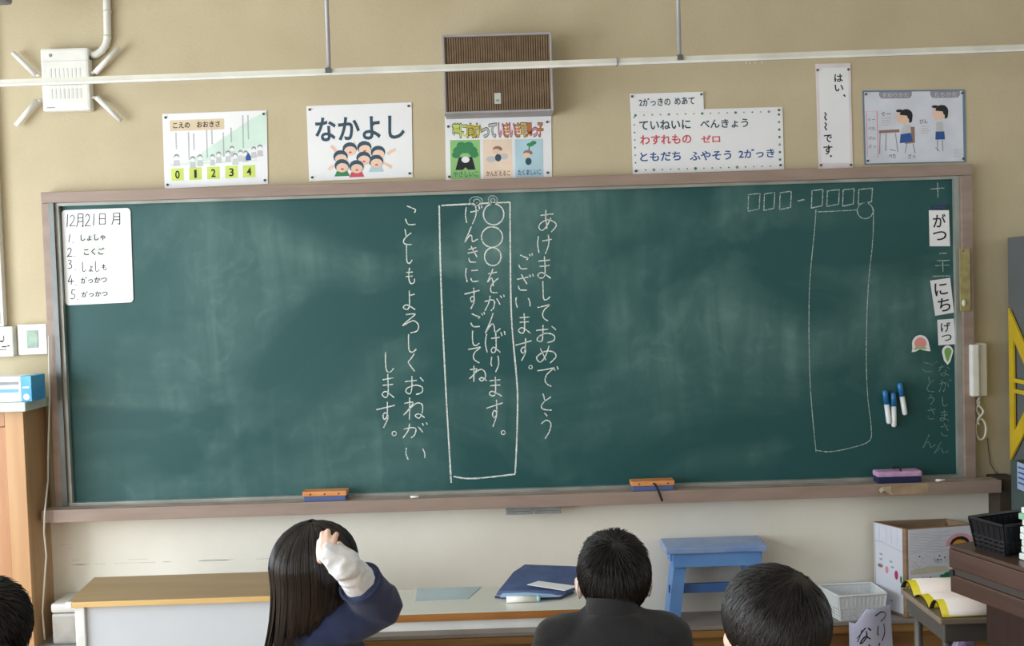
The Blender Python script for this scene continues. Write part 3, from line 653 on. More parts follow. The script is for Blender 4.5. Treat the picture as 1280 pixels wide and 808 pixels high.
hm.pieces('drawn_hair', M_brown, t); fm.pieces('drawn_face', M_skinp, t); bm_.pieces('drawn_coat', M_teal, t)
mb = MB(); S.disc(mb, .43, .68, .05, .05, .0004); S.disc(mb, .55, .64, .04, .05, .0004); mb.pieces('drawn_wing', M_lgrey, t)
mb = MB(); S.disc(mb, .80, .46, .035, .03, .0007); S.disc(mb, .83, .43, .028, .03, .0007); S.stroke(mb, [(.785, .55), (.79, .5), (.80, .46)], .005); mb.build('drawn_leaf', M_green, t)
# 4 class aims
q = [(788.4, 139), (978, 133.8), (980, 212), (791, 218)]
t, S = poster('class_aims_poster', 'wide white handwritten poster with black, red and blue lines and dotted border', q, pinuv=((.975, .05), (.975, .93), (.02, .95)))
mb = MB()
for st, x0, y0, x1, y1, k in (('ていねいに',799,150,863,162,0),('べんきょう',875,149,935,160,0)): T(S, q, mb, st, x0, y0, x1, y1, .02)
mb.pieces('lettering', M_teal, t)
mb = MB()
for st, x0, y0, x1, y1 in (('わすれもの',800,168.5,864,180.5),('ゼロ',876,169,900,178.5)): T(S, q, mb, st, x0, y0, x1, y1, .022)
mb.pieces('red_lettering', M_red, t)
mb = MB()
for st, x0, y0, x1, y1 in (('ともだち',800,190,851,201.5),('ふやそう',862,188.5,914,200.5),('2がっき',923,186,968,197.5)): T(S, q, mb, st, x0, y0, x1, y1, .02)
mb.pieces('blue_lettering', M_blue, t)
d1, d2 = MB(), MB(); random.seed(5)
for i in range(17): 
    S.disc((d1, d2)[i % 2 or i % 3 == 1], .03+.055*i, .07, .010 if i % 4 == 0 else .006, .022 if i % 4 == 0 else .013, n=6); S.disc((d1, d2)[(i+1) % 2], .03+.055*i, .94, .011 if i % 5 == 2 else .006, .026 if i % 5 == 2 else .013, n=6)
for i in range(7):
    S.disc((d1, d2)[i % 2], .02, .1+.12*i, .006, .015, n=6); S.disc((d1, d2)[i % 3 == 1], .975, .12+.12*i, .009, .022, n=6)
tag(d1.build('border_dots', M_green, t), kind='stuff'); tag(d2.build('border_dots', M_grey, t), kind='stuff')
q = [(787, 117.5), (879, 114.7), (879.8, 137.5), (788, 140)]
t, S = poster('term_aims_heading', 'small white heading slip reading 2がっきの めあて above the aims poster', q, cat='notice', pinuv=((.03, .15), (.97, .15)), Y=WY-.002)
mb = MB(); T(S, q, mb, '2がっきの', 798.5, 122.5, 838, 132.5, .02); T(S, q, mb, 'めあて', 843, 121.5, 868, 131, .02); mb.pieces('lettering', M_teal, t)
# 5 narrow vertical notice
q = [(1019, 80), (1063, 79), (1066, 211.5), (1023, 212)]
t, S = poster('speaking_notice', 'narrow tall white notice with vertical brush writing and pink edge', q, mat('pale_pink_paper', (232, 224, 230), .6), pinuv=((.05, .06), (.93, .06), (.94, .96), (.07, .96)))
mb = MB(); S.poly(mb, [(.09, .04), (.93, .04), (.93, .94), (.09, .94)], .0002); mb.build('inner_paper', M_paper, t)
mb = MB(); S.text(mb, 'は', .53, .10, .77, .175, .02); S.text(mb, 'い', .53, .20, .78, .265, .02)
S.stroke(mb, [(.78, .295), (.83, .315)], .006)
for v in (.46, .555):
    S.stroke(mb, [(.22, v), (.27, v+.02), (.22, v+.045), (.27, v+.075)], .006)
S.text(mb, 'で', .18, .67, .42, .745, .02); S.text(mb, 'す', .16, .77, .42, .86, .02); S.disc(mb, .37, .875, .03, .010)
mb.pieces('lettering', M_ink, t)
# 6 posture poster
q = [(1078, 113.5), (1206, 112), (1207.6, 203), (1080.6, 206)]
t, S = poster('posture_poster', 'blue edged poster drawing a seated and a standing pupil, rightmost on the wall', q, mat('blue_edge_paper', (104, 132, 160), .6))
mb = MB(); S.poly(mb, [(.015, .02), (.975, .02), (.975, .985), (.015, .985)], .0002); mb.build('inner_paper', mat('cool_white_paper', (216, 222, 236), .6), t)
M_tab = mat('mauve_tab', (150, 150, 166), .7)
mb = MB()
for a, b_ in ((.16, .48), (.66, .95)): S.poly(mb, [(a, .02), (b_, .02), (b_, .07), (b_-.02, .11), (a+.02, .11), (a, .07)])
mb.pieces('title_tab', M_tab, t)
mb = MB(); S.text(mb, 'すわりかた', .19, .035, .45, .095, .01, .0008); S.text(mb, 'たちかた', .70, .035, .92, .095, .01, .0008); mb.pieces('tab_lettering', M_lgrey, t)
mb = MB()
for a, b_, c, d in ((.03, .27, .135, .29), (.03, .90, .135, .88)): pass
S.stroke(mb, [(.03, .28), (.135, .28), (.135, .90), (.03, .90)], .003, closed=True); mb.build('list_box', M_pink, t)
mb = MB()
for st, v in (('ぐー', .37), ('ぺた', .49), ('ぴん', .62), ('さっ', .73)): S.text(mb, st, .045, v, .115, v+.045)
for st, u, v, e in (('ぐー', .18, .29, .09), ('ぴん', .55, .40, .08), ('ぺた', .24, .86, .07), ('さっ', .43, .87, .07)): S.text(mb, st, u, v, u+e, v+.06, .01)
mb.pieces('lettering', M_teal, t)
mb = MB()
for u, v in ((.18, .37), (.56, .49), (.88, .82)):
    for r_ in range(4):
        S.poly(mb, [(u, v+.03*r_), (u+.09-.02*(r_ % 2), v+.03*r_), (u+.09-.02*(r_ % 2), v+.03*r_+.014), (u, v+.03*r_+.014)])
tag(mb.build('fine_print', M_lgrey, t), kind='stuff')
fm, hm, sm_, bl = MB(), MB(), MB(), MB()
for u, v in ((.39, .37), (.74, .32)):
    S.disc(fm, u, v, .065, .095, .0004); S.disc(hm, u+.03, v-.035, .062, .078, .0005, 12, 180, 375); S.poly(hm, [(u+.03, v-.06), (u+.094, v-.03), (u+.085, v+.06), (u+.06, v+.08)], .0005); S.disc(hm, u-.035, v-.09, .035, .02, .0006)
    S.disc(fm, u+.04, v+.04, .018, .028, .0007)
fm.pieces('drawn_face', M_skinp, t); hm.pieces('drawn_hair', M_ink, t)
S.poly(sm_, [(.40, .47), (.46, .47), (.48, .58), (.46, .62), (.36, .62), (.37, .54)]); S.poly(sm_, [(.715, .44), (.775, .44), (.785, .60), (.705, .60)]); sm_.pieces('drawn_shirt', M_lgrey, t)
S.poly(bl, [(.36, .60), (.46, .58), (.48, .70), (.35, .72)], .0006); S.poly(bl, [(.705, .57), (.79, .57), (.795, .68), (.70, .68)], .0006); bl.pieces('drawn_trousers', M_blue, t)
mb = MB(); S.poly(mb, [(.15, .54), (.35, .53), (.35, .57), (.15, .58)]); S.poly(mb, [(.46, .50), (.50, .50), (.50, .72), (.40, .73), (.40, .70), (.47, .69)]); mb.pieces('drawn_furniture', M_brown, t)
mb = MB()
for a, b_, c, d in ((.16, .58, .15, .86), (.22, .58, .21, .82), (.31, .58, .33, .84), (.42, .73, .40, .86), (.48, .73, .50, .86), (.72, .68, .72, .84), (.77, .68, .77, .84), (.25, .80, .31, .82), (.70, .79, .74, .84)): S.stroke(mb, [(a, b_), (c, d)], .0035)
mb.pieces('drawn_leg', M_grey, t)
# loose tape marks on the wall under the rail
mb = MB()
for x in (932, 937, 943, 952): p = at(x, 78, WY); mb.box((p.x, WY-.001, p.z-.006), (p.x+.005, WY, p.z+.006))
tag(mb.build('tape_remnant', M_white2), 'tiny white tape remnants on wall under the curtain rail', 'tape')

# loudspeaker
a = at(552, 45, -.10); b_ = at(694, 145, -.10)
t = thing('loudspeaker', 'brown slatted wall loudspeaker box with grey rim', 'loudspeaker', ((a.x+b_.x)/2, .0, b_.z))
X0, X1, Z0, Z1 = a.x+.008, b_.x-.012, at(622, 141, -.10).z+.007, at(622, 42, -.10).z-.007
mb = MB(); mb.box((X0-.007, -.105, Z0-.007), (X0+.002, .0195, Z1+.007), bev=.002); mb.box((X1-.002, -.105, Z0-.007), (X1+.007, .0195, Z1+.007), bev=.003)
mb.box((X0, -.105, Z1-.002), (X1, .0195, Z1+.007), bev=.003); mb.box((X0, -.105, Z0-.007), (X1, .0195, Z0+.002), bev=.003)
mb.build('cabinet_rim', mat('grey_rim', (168, 166, 172), .5), t)
MB().box((X0, -.092, Z0), (X1, .0, Z1)).build('grille_back', mat('dark_brown_cloth', (82, 66, 50), .9), t)
n = 44; wdt = (X1-X0)/n
mb = MB()
for k in range(n): mb.box((X0+wdt*(k+.12), -.0985, Z0+.002), (X0+wdt*(k+.80), -.0925, Z1-.002))
tag(mb.build('grille_slats', mat('brown_slats', (134, 112, 88), .8, (116, 96, 74), 20)), kind='stuff'); o = bpy.data.objects['grille_slats']; o.parent = t; o.matrix_parent_inverse = t.matrix_world.inverted()
p = at(622, 123, -.10); MB().box((p.x-.013, -.1005, p.z-.021), (p.x+.013, -.0987, p.z+.021), bev=.0006).build('badge', mat('pale_badge', (196, 200, 192), .5), t)
MB().box((p.x-.007, -.1012, p.z-.013), (p.x+.007, -.1006, p.z-.004)).build('badge_mark', M_grey, t)

# access point
a = at(50, 60, -.02); b_ = at(113, 138, -.02)
t = thing('access_point', 'white wall mounted wireless access point with four antennas', 'router', ((a.x+b_.x)/2, .0, b_.z))
ax0, ax1, az0, az1 = a.x+.001, b_.x+.003, b_.z, a.z-.004
bm2 = MB(); bm2.box((ax0, -.026, az0), (ax1, .0195, az1), bev=.010); bm2.build('housing', M_white, t, False)
mb = MB()
for z in (az0+.048, az0+.098):
    for k in range(8): mb.box((ax0+.035+k*.0165, -.0272, z), (ax0+.043+k*.0165, -.0262, z+.040 if z < az0+.06 else z+.070))
mb.pieces('vent_slot', mat('vent_grey', (222, 225, 222), .6), t)
MB().box((ax0+.002, -.0268, az1-.052), (ax1-.002, -.0262, az1-.0505)).build('seam', M_lgrey, t)
MB().ell((ax0+.042, -.027, az1-.028), (.007, .0015, .007)).build('indicator', M_grey, t, True)
MB().box((ax0+.018, -.0268, az0+.012), (ax0+.05, -.0262, az0+.016)).build('printed_mark', M_grey, t)
MB().box((ax1-.002, -.015, az1-.045), (ax1+.001, .005, az1-.03)).build('cable_port', M_dark, t)
for (x0, y0, x1, y1, hx) in ((16, 66, 45, 94, 51), (149, 59, 119, 91, 113), (20, 157, 46, 126, 52), (151, 151, 121, 122, 113)):
    p, q_ = at(x0, y0, -.01), at(x1, y1, -.01); hp = at(hx, y1, -.01)
    MB().tube([q_, p], [.0112, .0095], 12).build('antenna', M_white, t, True)
    MB().tube([Vector((hp.x, -.01, q_.z)), q_], .0062, 8).build('antenna_hinge', M_white2, t, True)
# conduit going up from it
def path(pts, Y): return [at(x, y, Y) for x, y in pts]
tc_ = thing('cable_conduit', 'white bent cable pipe rising from the access point', 'pipe', at(133, 0, 0))
pts = path([(114, 69), (120, 68.5), (127, 64), (132, 57), (134.5, 48), (134, 20), (133, -10), (131, -40)], .004)
pts[-1].z = ZC-.002
MB().tube(pts, .0145, 12).build('pipe', M_white, tc_, True)
for y in (46, 15): MB().tube([at(134.3, y-1.5, .004), at(134.4, y+1.5, .004)], .0162, 12).build('pipe_joint', M_white2, tc_, True)

# curtain rail in front of the wall
RY = -.42
t = thing('ceiling_hung_rail', 'long white horizontal rail hung on rods in front of the wall', 'rail', at(640, 80, RY))
p0, p1 = at(-60, 106.5, RY), at(1340, 58, RY)
MB().bar(p0, p1, .022, .022).build('rail_profile', M_white2, t)
MB().bar(p0+Vector((0, -.013, -.010)), p1+Vector((0, -.013, -.010)), .004, .008).build('rail_lip', M_white, t)
for x, y in ((411, 84), (849.5, 68)):
    p = at(x, y, RY); MB().tube([(p.x, RY+.004, p.z-.006), (p.x, RY+.004, ZC)], .0075, 10).build('hanger_rod', mat('grey_rod', (178, 180, 186), .45, metal=.2), t, True)
    MB().box((p.x-.010, RY-.008, p.z-.022), (p.x+.010, RY-.018, p.z-.006), bev=.001).build('rail_clamp', M_steel, t)
p = at(771, 78, RY); MB().box((p.x-.002, RY-.018, p.z-.013), (p.x+.002, RY+.012, p.z+.016)).build('rail_joint', M_grey, t)

# dark casing at upper-left corner
a = at(-70, -40, -.5); b_ = at(18, 8, -.30)
t = thing('ceiling_speaker_casing', 'grey casing with rounded corner cut off at the upper left corner', 'device', ((a.x+b_.x)/2, -.45, b_.z))
MB().box((a.x, -.5, b_.z), (b_.x, -.30, ZC-.02), bev=.02).build('casing', mat('casing_grey', (120, 122, 132), .4), t)
MB().box((a.x+.02, -.503, b_.z+.02), (b_.x-.02, -.4995, ZC-.06), bev=.001).build('casing_front', mat('casing_mid', (138, 140, 150), .3), t)

# wall duct and switch plates, left
a = at(0, 200, .0); t = thing('wall_cable_duct', 'narrow white vertical cable duct down to the switch box', 'duct', at(2, 408, 0))
xx = at(2.5, 404, 0).x
MB().box((xx-.013, -.012, at(0, 408, 0).z), (xx+.013, .0195, ZC-.003), bev=.003).build('duct_cover', M_white, t)
MB().box((xx-.002, -.0135, at(0, 408, 0).z+.01), (xx+.0005, -.0122, ZC-.01)).build('duct_groove', M_lgrey, t)
def plate(name, label, x0, y0, x1, y1):
    a, b_ = at(x0, y0, -.01), at(x1, y1, -.01)
    t = thing(name, label, 'switch', ((a.x+b_.x)/2, 0, b_.z)); MB().box((a.x, -.014, b_.z), (b_.x, .0195, a.z), bev=.005).build('cover_plate', M_white2 if x0 < 0 else M_white, t); return t
t = plate('wall_switch', 'white wall plate with a pale green glass window beside the chalkboard', 22, 406, 60, 443)
a, b_ = at(33, 413.5, -.015), at(48, 435, -.015); MB().box((a.x, -.0165, b_.z), (b_.x, -.0143, a.z), bev=.0008).build('indicator_window', mat('green_glass', (158, 182, 166), .2, (130, 156, 144), 30), t)
t = plate('wall_socket', 'white wall socket box with dark markings cut off at left edge', -16, 409, 18, 446)
mb = MB()
for x, y, w_, h_ in ((0, 426, 4, 2), (2, 433, 6, 1.4), (9, 432, 3, 1.4), (-1, 437, 9, .8), (4, 420, .8, 6), (-5, 428, .8, 6)):
    a = at(x, y, -.0148); mb.box((a.x, -.0152, a.z-h_*.0032), (a.x+w_*.0032, -.0142, a.z))
mb.pieces('socket_marking', M_ink, t)

# intercom handset
a, b_ = at(1212, 430, -.045), at(1235, 496, -.045)
t = thing('wall_phone', 'white wall intercom handset with twisted cord right of the chalkboard', 'phone', ((a.x+b_.x)/2, 0, b_.z))
a.x += .002; MB().box((a.x-.004, -.028, b_.z), (b_.x+.002, .0195, a.z), bev=.004).build('wall_base', M_white2, t)
MB().box((a.x, -.060, b_.z+.003), (a.x+.030, -.0285, a.z-.003), bev=.006).build('handset', M_white, t)
MB().box((a.x+.034, -.040, b_.z+.003), (b_.x, -.0285, a.z-.003), bev=.003).build('side_panel', M_white2, t)
MB().box((a.x+.030, -.046, a.z-.055), (a.x+.034, -.038, a.z-.012)).build('finger_slot', M_dark, t)
cp = []; c0 = at(1222, 497, -.02)
for k in range(60):
    u = k/59; cp.append(c0+Vector((.006*sin(u*11), .004*cos(u*11), -.105*u)))
MB().tube(cp, .0045, 7).build('cord', M_white2, t, True)
cp2 = [c0+Vector((.008-.012*sin(k/59*9), -.004, -.11*(k/59))) for k in range(60)]
loop = [at(1226+8*cos(a_*pi/12)*(.8), 537+13*sin(a_*pi/12), -.02) for a_ in range(-6, 19)]
MB().tube(cp2, .0045, 7).build('cord', M_white2, t, True); MB().tube(loop, .0045, 7).build('cord_loop', M_white2, t, True)
MB().tube(path([(1234, 548), (1236, 565), (1238, 580), (1243, 589), (1249, 594)], .01), .0015, 6).build('thin_wire', M_pin, t, True)

# dark bracket at the end of the tray
a, b_ = at(1248, 596, -.04), at(1266, 650, -.04)
t = thing('tray_end_box', 'dark brown box on the wall at the right end of tray', 'box', ((a.x+b_.x)/2, 0, b_.z))
MB().box((TX1+.003, -.09, b_.z+.02), (b_.x, .0195, a.z), bev=.003).build('box_body', mat('dark_umber', (74, 62, 52), .7, (58, 48, 40), 20), t)
MB().ell((b_.x-.018, -.03, b_.z+.008), (.018, .018, .020)).build('knob', M_dark, t, True)

# ================================================================== GREY STEEL CABINET AT RIGHT
KY = -.30
KY = -.62; a = at(1262, 297, -.03); cz = a.z
t = thing('steel_cabinet', 'tall dull grey steel cabinet cut off at right edge of photo', 'cabinet', (a.x+.25, -.3, 0))
M_cab = mat('dull_grey_steel', (98, 104, 108), .55, (90, 96, 98), 4)
MB().box((a.x, KY+.004, .0), (a.x+.6, -.012, cz), bev=.003).build('body', M_cab, t)
MB().box((a.x+.006, KY-.010, .05), (a.x+.297, KY+.003, cz-.02), bev=.002).build('door', M_cab, t)
MB().box((a.x+.301, KY-.010, .05), (a.x+.594, KY+.003, cz-.02), bev=.002).build('door', M_cab, t)
# yellow set square hung on its side
sx_ = a.x-.010
def side_at(px, py): d = ray(px, py); return CAM+d*((sx_-CAM.x)/d.x)
A = side_at(1258.8, 385); B = side_at(1266.5, 577); h_ = (A.z-B.z)/2
A.y = B.y = (A.y+B.y)/2; C = Vector((sx_, A.y-h_*.86, (A.z+B.z)/2))
t = thing('set_square', 'large yellow triangular chalkboard set square hanging on the grey cabinet', 'ruler', B)
M_ys = mat('yellow_plastic', (214, 184, 44), .4)
c_ = (A+B+C)/3; I = [c_+(P-c_)*(1-.40) for P in (A, B, C)]
vs = []
for x_ in (-.004, .004): vs += [P+Vector((x_, 0, 0)) for P in (A, B, C)+tuple(I)]
fs = []
for i in range(3):
    j = (i+1) % 3; fs += [(i, j, 3+j, 3+i), (6+i, 9+i, 9+j, 6+j), (i, 6+i, 6+j, j), (3+i, 3+j, 9+j, 9+i)]
MB().add(vs, fs).build('triangle', M_ys, t)
for dz in (-.022, .020):
    zc = (I[0].z+I[1].z)/2+dz; MB().box((sx_-.0035, I[2].y+.012, zc-.008), (sx_+.0035, I[0].y+.004, zc+.008)).build('crossbar', M_ys, t)
# green-grey box with label
a = at(1263, 575, -.16)
t = thing('file_box', 'dark green grey box with a blue and white label at right edge', 'box', (a.x+.04, -.3, 0))
MB().box((a.x, -.46, 0), (2.008, -.16, a.z), bev=.006).build('box_body', mat('green_grey_plastic', (74, 92, 90), .5), t)
lz = at(1274, 579, -.24).z
MB().box((a.x-.0025, -.285, lz-.105), (a.x-.0004, -.215, lz), bev=.0004).build('label_sheet', mat('pale_blue_label', (176, 192, 226), .5), t)
for k in range(4): MB().box((a.x-.0034, -.275+.006*(k % 2), lz-.022-k*.02), (a.x-.0026, -.225, lz-.016-k*.02)).build('label_print', M_blue, t)

# ================================================================== LEFT WOODEN CABINET
M_w1 = mat('orange_veneer', (190, 142, 104), .5, (172, 124, 88), 2.2, 6, (7, 7, .6), bump=.05)
M_w2 = mat('pale_veneer', (200, 160, 118), .5, (186, 144, 102), 2.2, 6, (7, 7, .6))
M_w3 = mat('side_veneer', (190, 156, 116), .6, (170, 134, 96), 2, 5, (6, 6, .6))
fc = at(34, 500, -.17); bc = at(59, 492, -.03)
t = thing('wooden_locker', 'tall wooden cabinet with pale green top at left edge', 'cabinet', (-2.15, -.1, 0))
cx1 = fc.x-.012
MB().box((-2.7, -.165, 0), (cx1-.03, .0, 1.178)).build('carcass', M_w3, t)
MB().box((cx1-.0295, -.165, .0), (cx1, .0, 1.178), bev=.002).build('side_panel', M_w3, t)
MB().box((cx1-.072, -.185, .0), (cx1, -.1655, 1.178), bev=.002).build('frame_stile', M_w2, t)
MB().box((-2.7, -.185, 1.12), (cx1-.0725, -.1655, 1.178), bev=.002).build('frame_rail', M_w1, t)
MB().box((-2.7, -.178, .03), (cx1-.0745, -.1655, 1.117), bev=.002).build('door', M_w1, t)
MB().box((-2.75, -.225, 1.18), (cx1+.03, .0, 1.216), bev=.003).build('top_slab', mat('pale_green_slab', (190, 206, 196), .3, (178, 194, 184), 5), t)
# tissue box
tz = 1.2165; a = at(41, 470, -.19); 
t = thing('tissue_box', 'blue and white tissue box on top of the wooden cabinet', 'box', (a.x-.11, -.15, tz))
MB().box((a.x-.24, -.205, tz), (a.x-.041, -.09, tz+.098), bev=.002).build('carton', M_paper, t)
MB().box((a.x-.0405, -.2055, tz), (a.x, -.0895, tz+.0985), bev=.002).build('blue_end', mat('carton_blue', (66, 158, 216), .4, (90, 178, 228), 12), t)
mb = MB(); mb.box((a.x-.24, -.2062, tz+.036), (a.x-.05, -.2052, tz+.050)); mb.pieces('blue_stripe', mat('carton_blue2', (110, 176, 222), .5), t)
mb = MB(); mb.box((a.x-.24, -.2062, tz+.066), (a.x-.05, -.2052, tz+.078)); mb.build('grey_stripe', M_grey, t)
mb = MB(); mb.ell((a.x-.02, -.2062, tz+.018), (.012, .0008, .012)); mb.box((a.x-.033, -.2066, tz+.052), (a.x-.008, -.2058, tz+.058)); mb.pieces('logo_mark', M_white, t)
# thin cables by the tray end
tag(MB().tube(path([(61, 420), (62, 500), (60, 570), (60, 600)], -.05)+path([(56, 640), (55, 665), (58, 695), (55, 735), (53, 765), (56, 800)], -.14), .0035, 7).build('loose_cable', M_white2, smooth=True), 'thin whitish cable hanging between the wooden cabinet and chalkboard', 'cable')

# plastic container on plinth, left
a, b_ = at(66, 752, -.13), at(100, 797, -.13)
t = thing('storage_case', 'grey translucent plastic storage case with a white lid on the plinth', 'container', ((a.x+b_.x)/2+.05, -.08, LZ))
MB().box((a.x, -.15, LZ+.001), (a.x+.20, -.01, LZ+.125), bev=.012).build('case_body', mat('smoky_plastic', (176, 176, 172), .3, (150, 150, 146), 12), t)
MB().box((a.x+.0, -.155, LZ+.127), (a.x+.205, -.005, LZ+.165), bev=.012).build('lid', mat('frosted_lid', (214, 216, 214), .35), t)

# ================================================================== LEFT DESK (light wooden top, grey panels)
DZ = .585
f0 = az(84, 753.5, DZ); f1 = az(330, 751, DZ); bk = az(118, 722, DZ); 
dY0 = f0.y; dY1 = bk.y; dX0 = f0.x; dX1 = -.66
t = thing('teacher_desk', 'light wooden topped desk with pale grey metal panels at lower left', 'desk', ((dX0+dX1)/2, (dY0+dY1)/2, 0))
MB().add([(dX0, dY0, DZ-.014), (dX1, dY0, DZ-.014), (dX1, dY1, DZ-.014), (bk.x, dY1, DZ-.014), (dX0, dY0, DZ), (dX1, dY0, DZ), (dX1, dY1, DZ), (bk.x, dY1, DZ)], [(0,3,2,1),(4,5,6,7),(0,1,5,4),(1,2,6,5),(2,3,7,6),(3,0,4,7)]).build('desk_top', mat('desk_top_wood', (172, 148, 112), .35, (158, 134, 98), 2.5, 6, (.6, 6, 6)), t)
MB().box((dX0, dY0-.008, DZ-.017), (dX1, dY0-.0005, DZ+.001), bev=.002).build('top_edge', mat('pale_edge_wood', (224, 190, 128), .4, (212, 176, 114), 4, 4, (1, 1, 10)), t)
MB().box((dX0-.004, dY0-.009, DZ-.019), (dX0+.018, dY0+.004, DZ+.002), bev=.003).build('corner_cap', M_white, t)
M_gp = mat('pale_grey_panel', (206, 214, 222), .45, (198, 206, 216), 2)
MB().box((dX0+.022, dY0+.002, .0), (dX0+.055, dY1-.02, DZ-.018), bev=.003).build('side_frame', mat('white_steel', (228, 234, 236), .4), t)
MB().box((dX0+.0555, dY0+.014, .04), (dX1-.034, dY0+.028, DZ-.020)).build('front_panel', M_gp, t)
MB().box((dX1-.033, dY0+.002, .0), (dX1-.0, dY1-.02, DZ-.018), bev=.003).build('side_frame', M_gp, t)

# ================================================================== MIDDLE TABLE
TZ2 = .565
g0 = az(600, 765.5, TZ2); g1 = az(600, 735, TZ2); mx0 = dX1+.012; mx1 = az(800, 765, TZ2).x
t = thing('white_table', 'long white topped table with wooden edge behind the seated pupils', 'table', ((mx0+mx1)/2, (g0.y+g1.y)/2, 0))
M_wt = mat('glare_white_laminate', (226, 226, 218), .22, (218, 218, 208), 3)  # white top; the pale colour also paints in its glare
MB().box((mx0, g0.y, TZ2-.020), (mx1, g1.y, TZ2), bev=.001).build('table_top', M_wt, t)
MB().box((mx0, g0.y-.006, TZ2-.024), (mx1, g0.y-.0005, TZ2-.001), bev=.001).build('wood_edge', mat('table_edge_wood', (172, 118, 62), .45, (150, 98, 50), 4, 4, (1, 1, 10)), t)
MB().box((mx0+.01, g0.y+.004, TZ2-.056), (mx1-.01, g0.y+.016, TZ2-.0245), bev=.001).build('white_apron', mat('white_steel', (228, 234, 236), .4), t)
for x in (mx0+.03, mx1-.05):
    for y in (g0.y+.018, g1.y-.03): MB().box((x, y, 0), (x+.025, y+.022, TZ2-.0205)).build('leg', mat('white_steel', (228, 234, 236)), t)
# sheet of translucent film
def flat_quad(px, z, thick): 
    P = [az(x, y, z) for x, y in px]; vs = P+[p+Vector((0, 0, thick)) for p in P]
    return MB().add(vs, [(3, 2, 1, 0), (4, 5, 6, 7), (0, 1, 5, 4), (1, 2, 6, 5), (2, 3, 7, 6), (3, 0, 4, 7)])
tag(flat_quad([(519, 752), (584, 749.5), (602, 734), (522, 736)], TZ2+.0006, .0012).build('plastic_folder', mat('pale_blue_film', (188, 208, 214), .3)), 'pale blue clear folder lying on the white table', 'folder')
t = thing('blue_bag', 'dark blue flat bag lying on the white table behind the boy', 'bag', az(670, 745, TZ2))
bgm = MB(); P = [az(x, y, TZ2+.001) for x, y in ((620, 744), (708, 744), (735, 728), (735, 715), (655, 712), (640, 722))]
n = len(P); c = sum(P, Vector())/n
vs = P+[c+(p-c)*.95+Vector((0, 0, .020 if p.y > c.y else .012)) for p in P]+[c+Vector((0, 0, .018))]
bgm.add(vs, [tuple(range(n-1, -1, -1))]+[(i, (i+1) % n, n+(i+1) % n, n+i) for i in range(n)]+[(n+i, n+(i+1) % n, 2*n) for i in range(n)])
bgm.build('bag_body', mat('navy_nylon', (88, 106, 150), .5, (72, 90, 134), 14, 4, bump=.5, bscale=30), t)
MB().tube([az(619, 746.5, TZ2+.005), az(660, 749, TZ2+.005), az(700, 748, TZ2+.005), az(716, 741, TZ2+.006)], .006, 8, flat=.6).build('bag_edge', mat('navy_trim', (34, 56, 96), .4), t, True)
MB().add([az(628, 742, TZ2+.022), az(660, 741, TZ2+.024), az(690, 743, TZ2+.022), az(700, 746, TZ2+.014), az(670, 747, TZ2+.014), az(625, 747, TZ2+.012)], [(0, 1, 2, 3, 4, 5)]).build('clear_pocket', mat('clear_blue_vinyl', (150, 184, 214), .15), t)
flp = [az(x, y, TZ2+.028) for x, y in ((659, 731), (673, 726.5), (722, 733), (706, 738.5))]
tag(MB().add(flp+[p-Vector((0, 0, .0015)) for p in flp], [(0, 1, 2, 3), (7, 6, 5, 4), (0, 4, 5, 1), (1, 5, 6, 2), (2, 6, 7, 3), (3, 7, 4, 0)]).build('note_paper', M_paper), 'white paper slip lying on the dark blue bag', 'paper')
a, b_ = az(633, 746.5, TZ2+.014), az(675, 745.5, TZ2+.014)
t = thing('glue_stick', 'thick white glue tube lying in front of the dark blue bag', 'tube', (a.x, a.y, TZ2))
yy = a.y-.02
MB().tube([(a.x, yy, TZ2+.0112), (b_.x-.012, yy, TZ2+.0112)], .0108, 14).build('barrel', M_white, t, True)
MB().tube([(b_.x-.0115, yy, TZ2+.0112), (b_.x, yy, TZ2+.0112)], .0108, 14).build('cap', mat('aqua_cap', (150, 206, 216), .3), t, True)

# ================================================================== BLUE STOOL
t = thing('step_stool', 'light blue painted wooden stool standing on the plinth', 'stool', (.78, -.09, LZ))
M_sb = mat('light_blue_paint', (112, 160, 220), .35, (92, 142, 208), 5, 5, bump=.1, bscale=60); M_sb2 = mat('worn_blue_paint', (150, 172, 208), .35, (112, 148, 206), 7, 5)
sx0 = at(834, 690, -.20).x; sx1 = at(962, 684, -.20).x; st = at(900, 682, -.15).z
sy0, sy1 = -.170, -.012
MB().box((sx0, sy0, st-.026), (sx1, sy1, st), bev=.006).build('seat', M_sb2, t)
MB().box((sx0+.028, sy0+.012, st-.082), (sx1-.022, sy0+.028, st-.0265), bev=.002).build('apron', M_sb, t)
MB().box((sx0+.028, sy1-.024, st-.082), (sx1-.022, sy1-.010, st-.0265), bev=.002).build('apron', M_sb, t)
for xa, xb in ((sx0+.020, sx0+.042), (sx1-.036, sx1-.016)): MB().box((xa, sy0+.030, st-.060), (xb, sy1-.026, st-.0265), bev=.001).build('end_rail', M_sb, t)
for sgn, xt, xb in ((-1, sx0+.062, sx0+.030), (1, sx1-.062, sx1-.030)):
    w_ = .024; ys = (-.138, -.035)
    vs = []
    for z, x in ((LZ+.010, xb), (st-.063, xt)):
        vs += [(x-w_, ys[0], z), (x+w_, ys[0], z), (x+w_, ys[1], z), (x-w_, ys[1], z)]
    MB().add(vs, [(0,3,2,1),(4,5,6,7),(0,1,5,4),(1,2,6,5),(2,3,7,6),(3,0,4,7)]).build('leg', M_sb, t)
    for y in (ys[0]+.012, ys[1]-.012): MB().ell((xb, y, LZ+.006), (.016, .010, .0058)).build('rubber_foot', M_dark, t, True)
zz = LZ+.112
MB().box((sx0+.075, -.108, zz), (sx1-.075, -.088, zz+.036), bev=.002).build('stretcher', mat('mid_blue_paint', (66, 108, 172), .4), t)
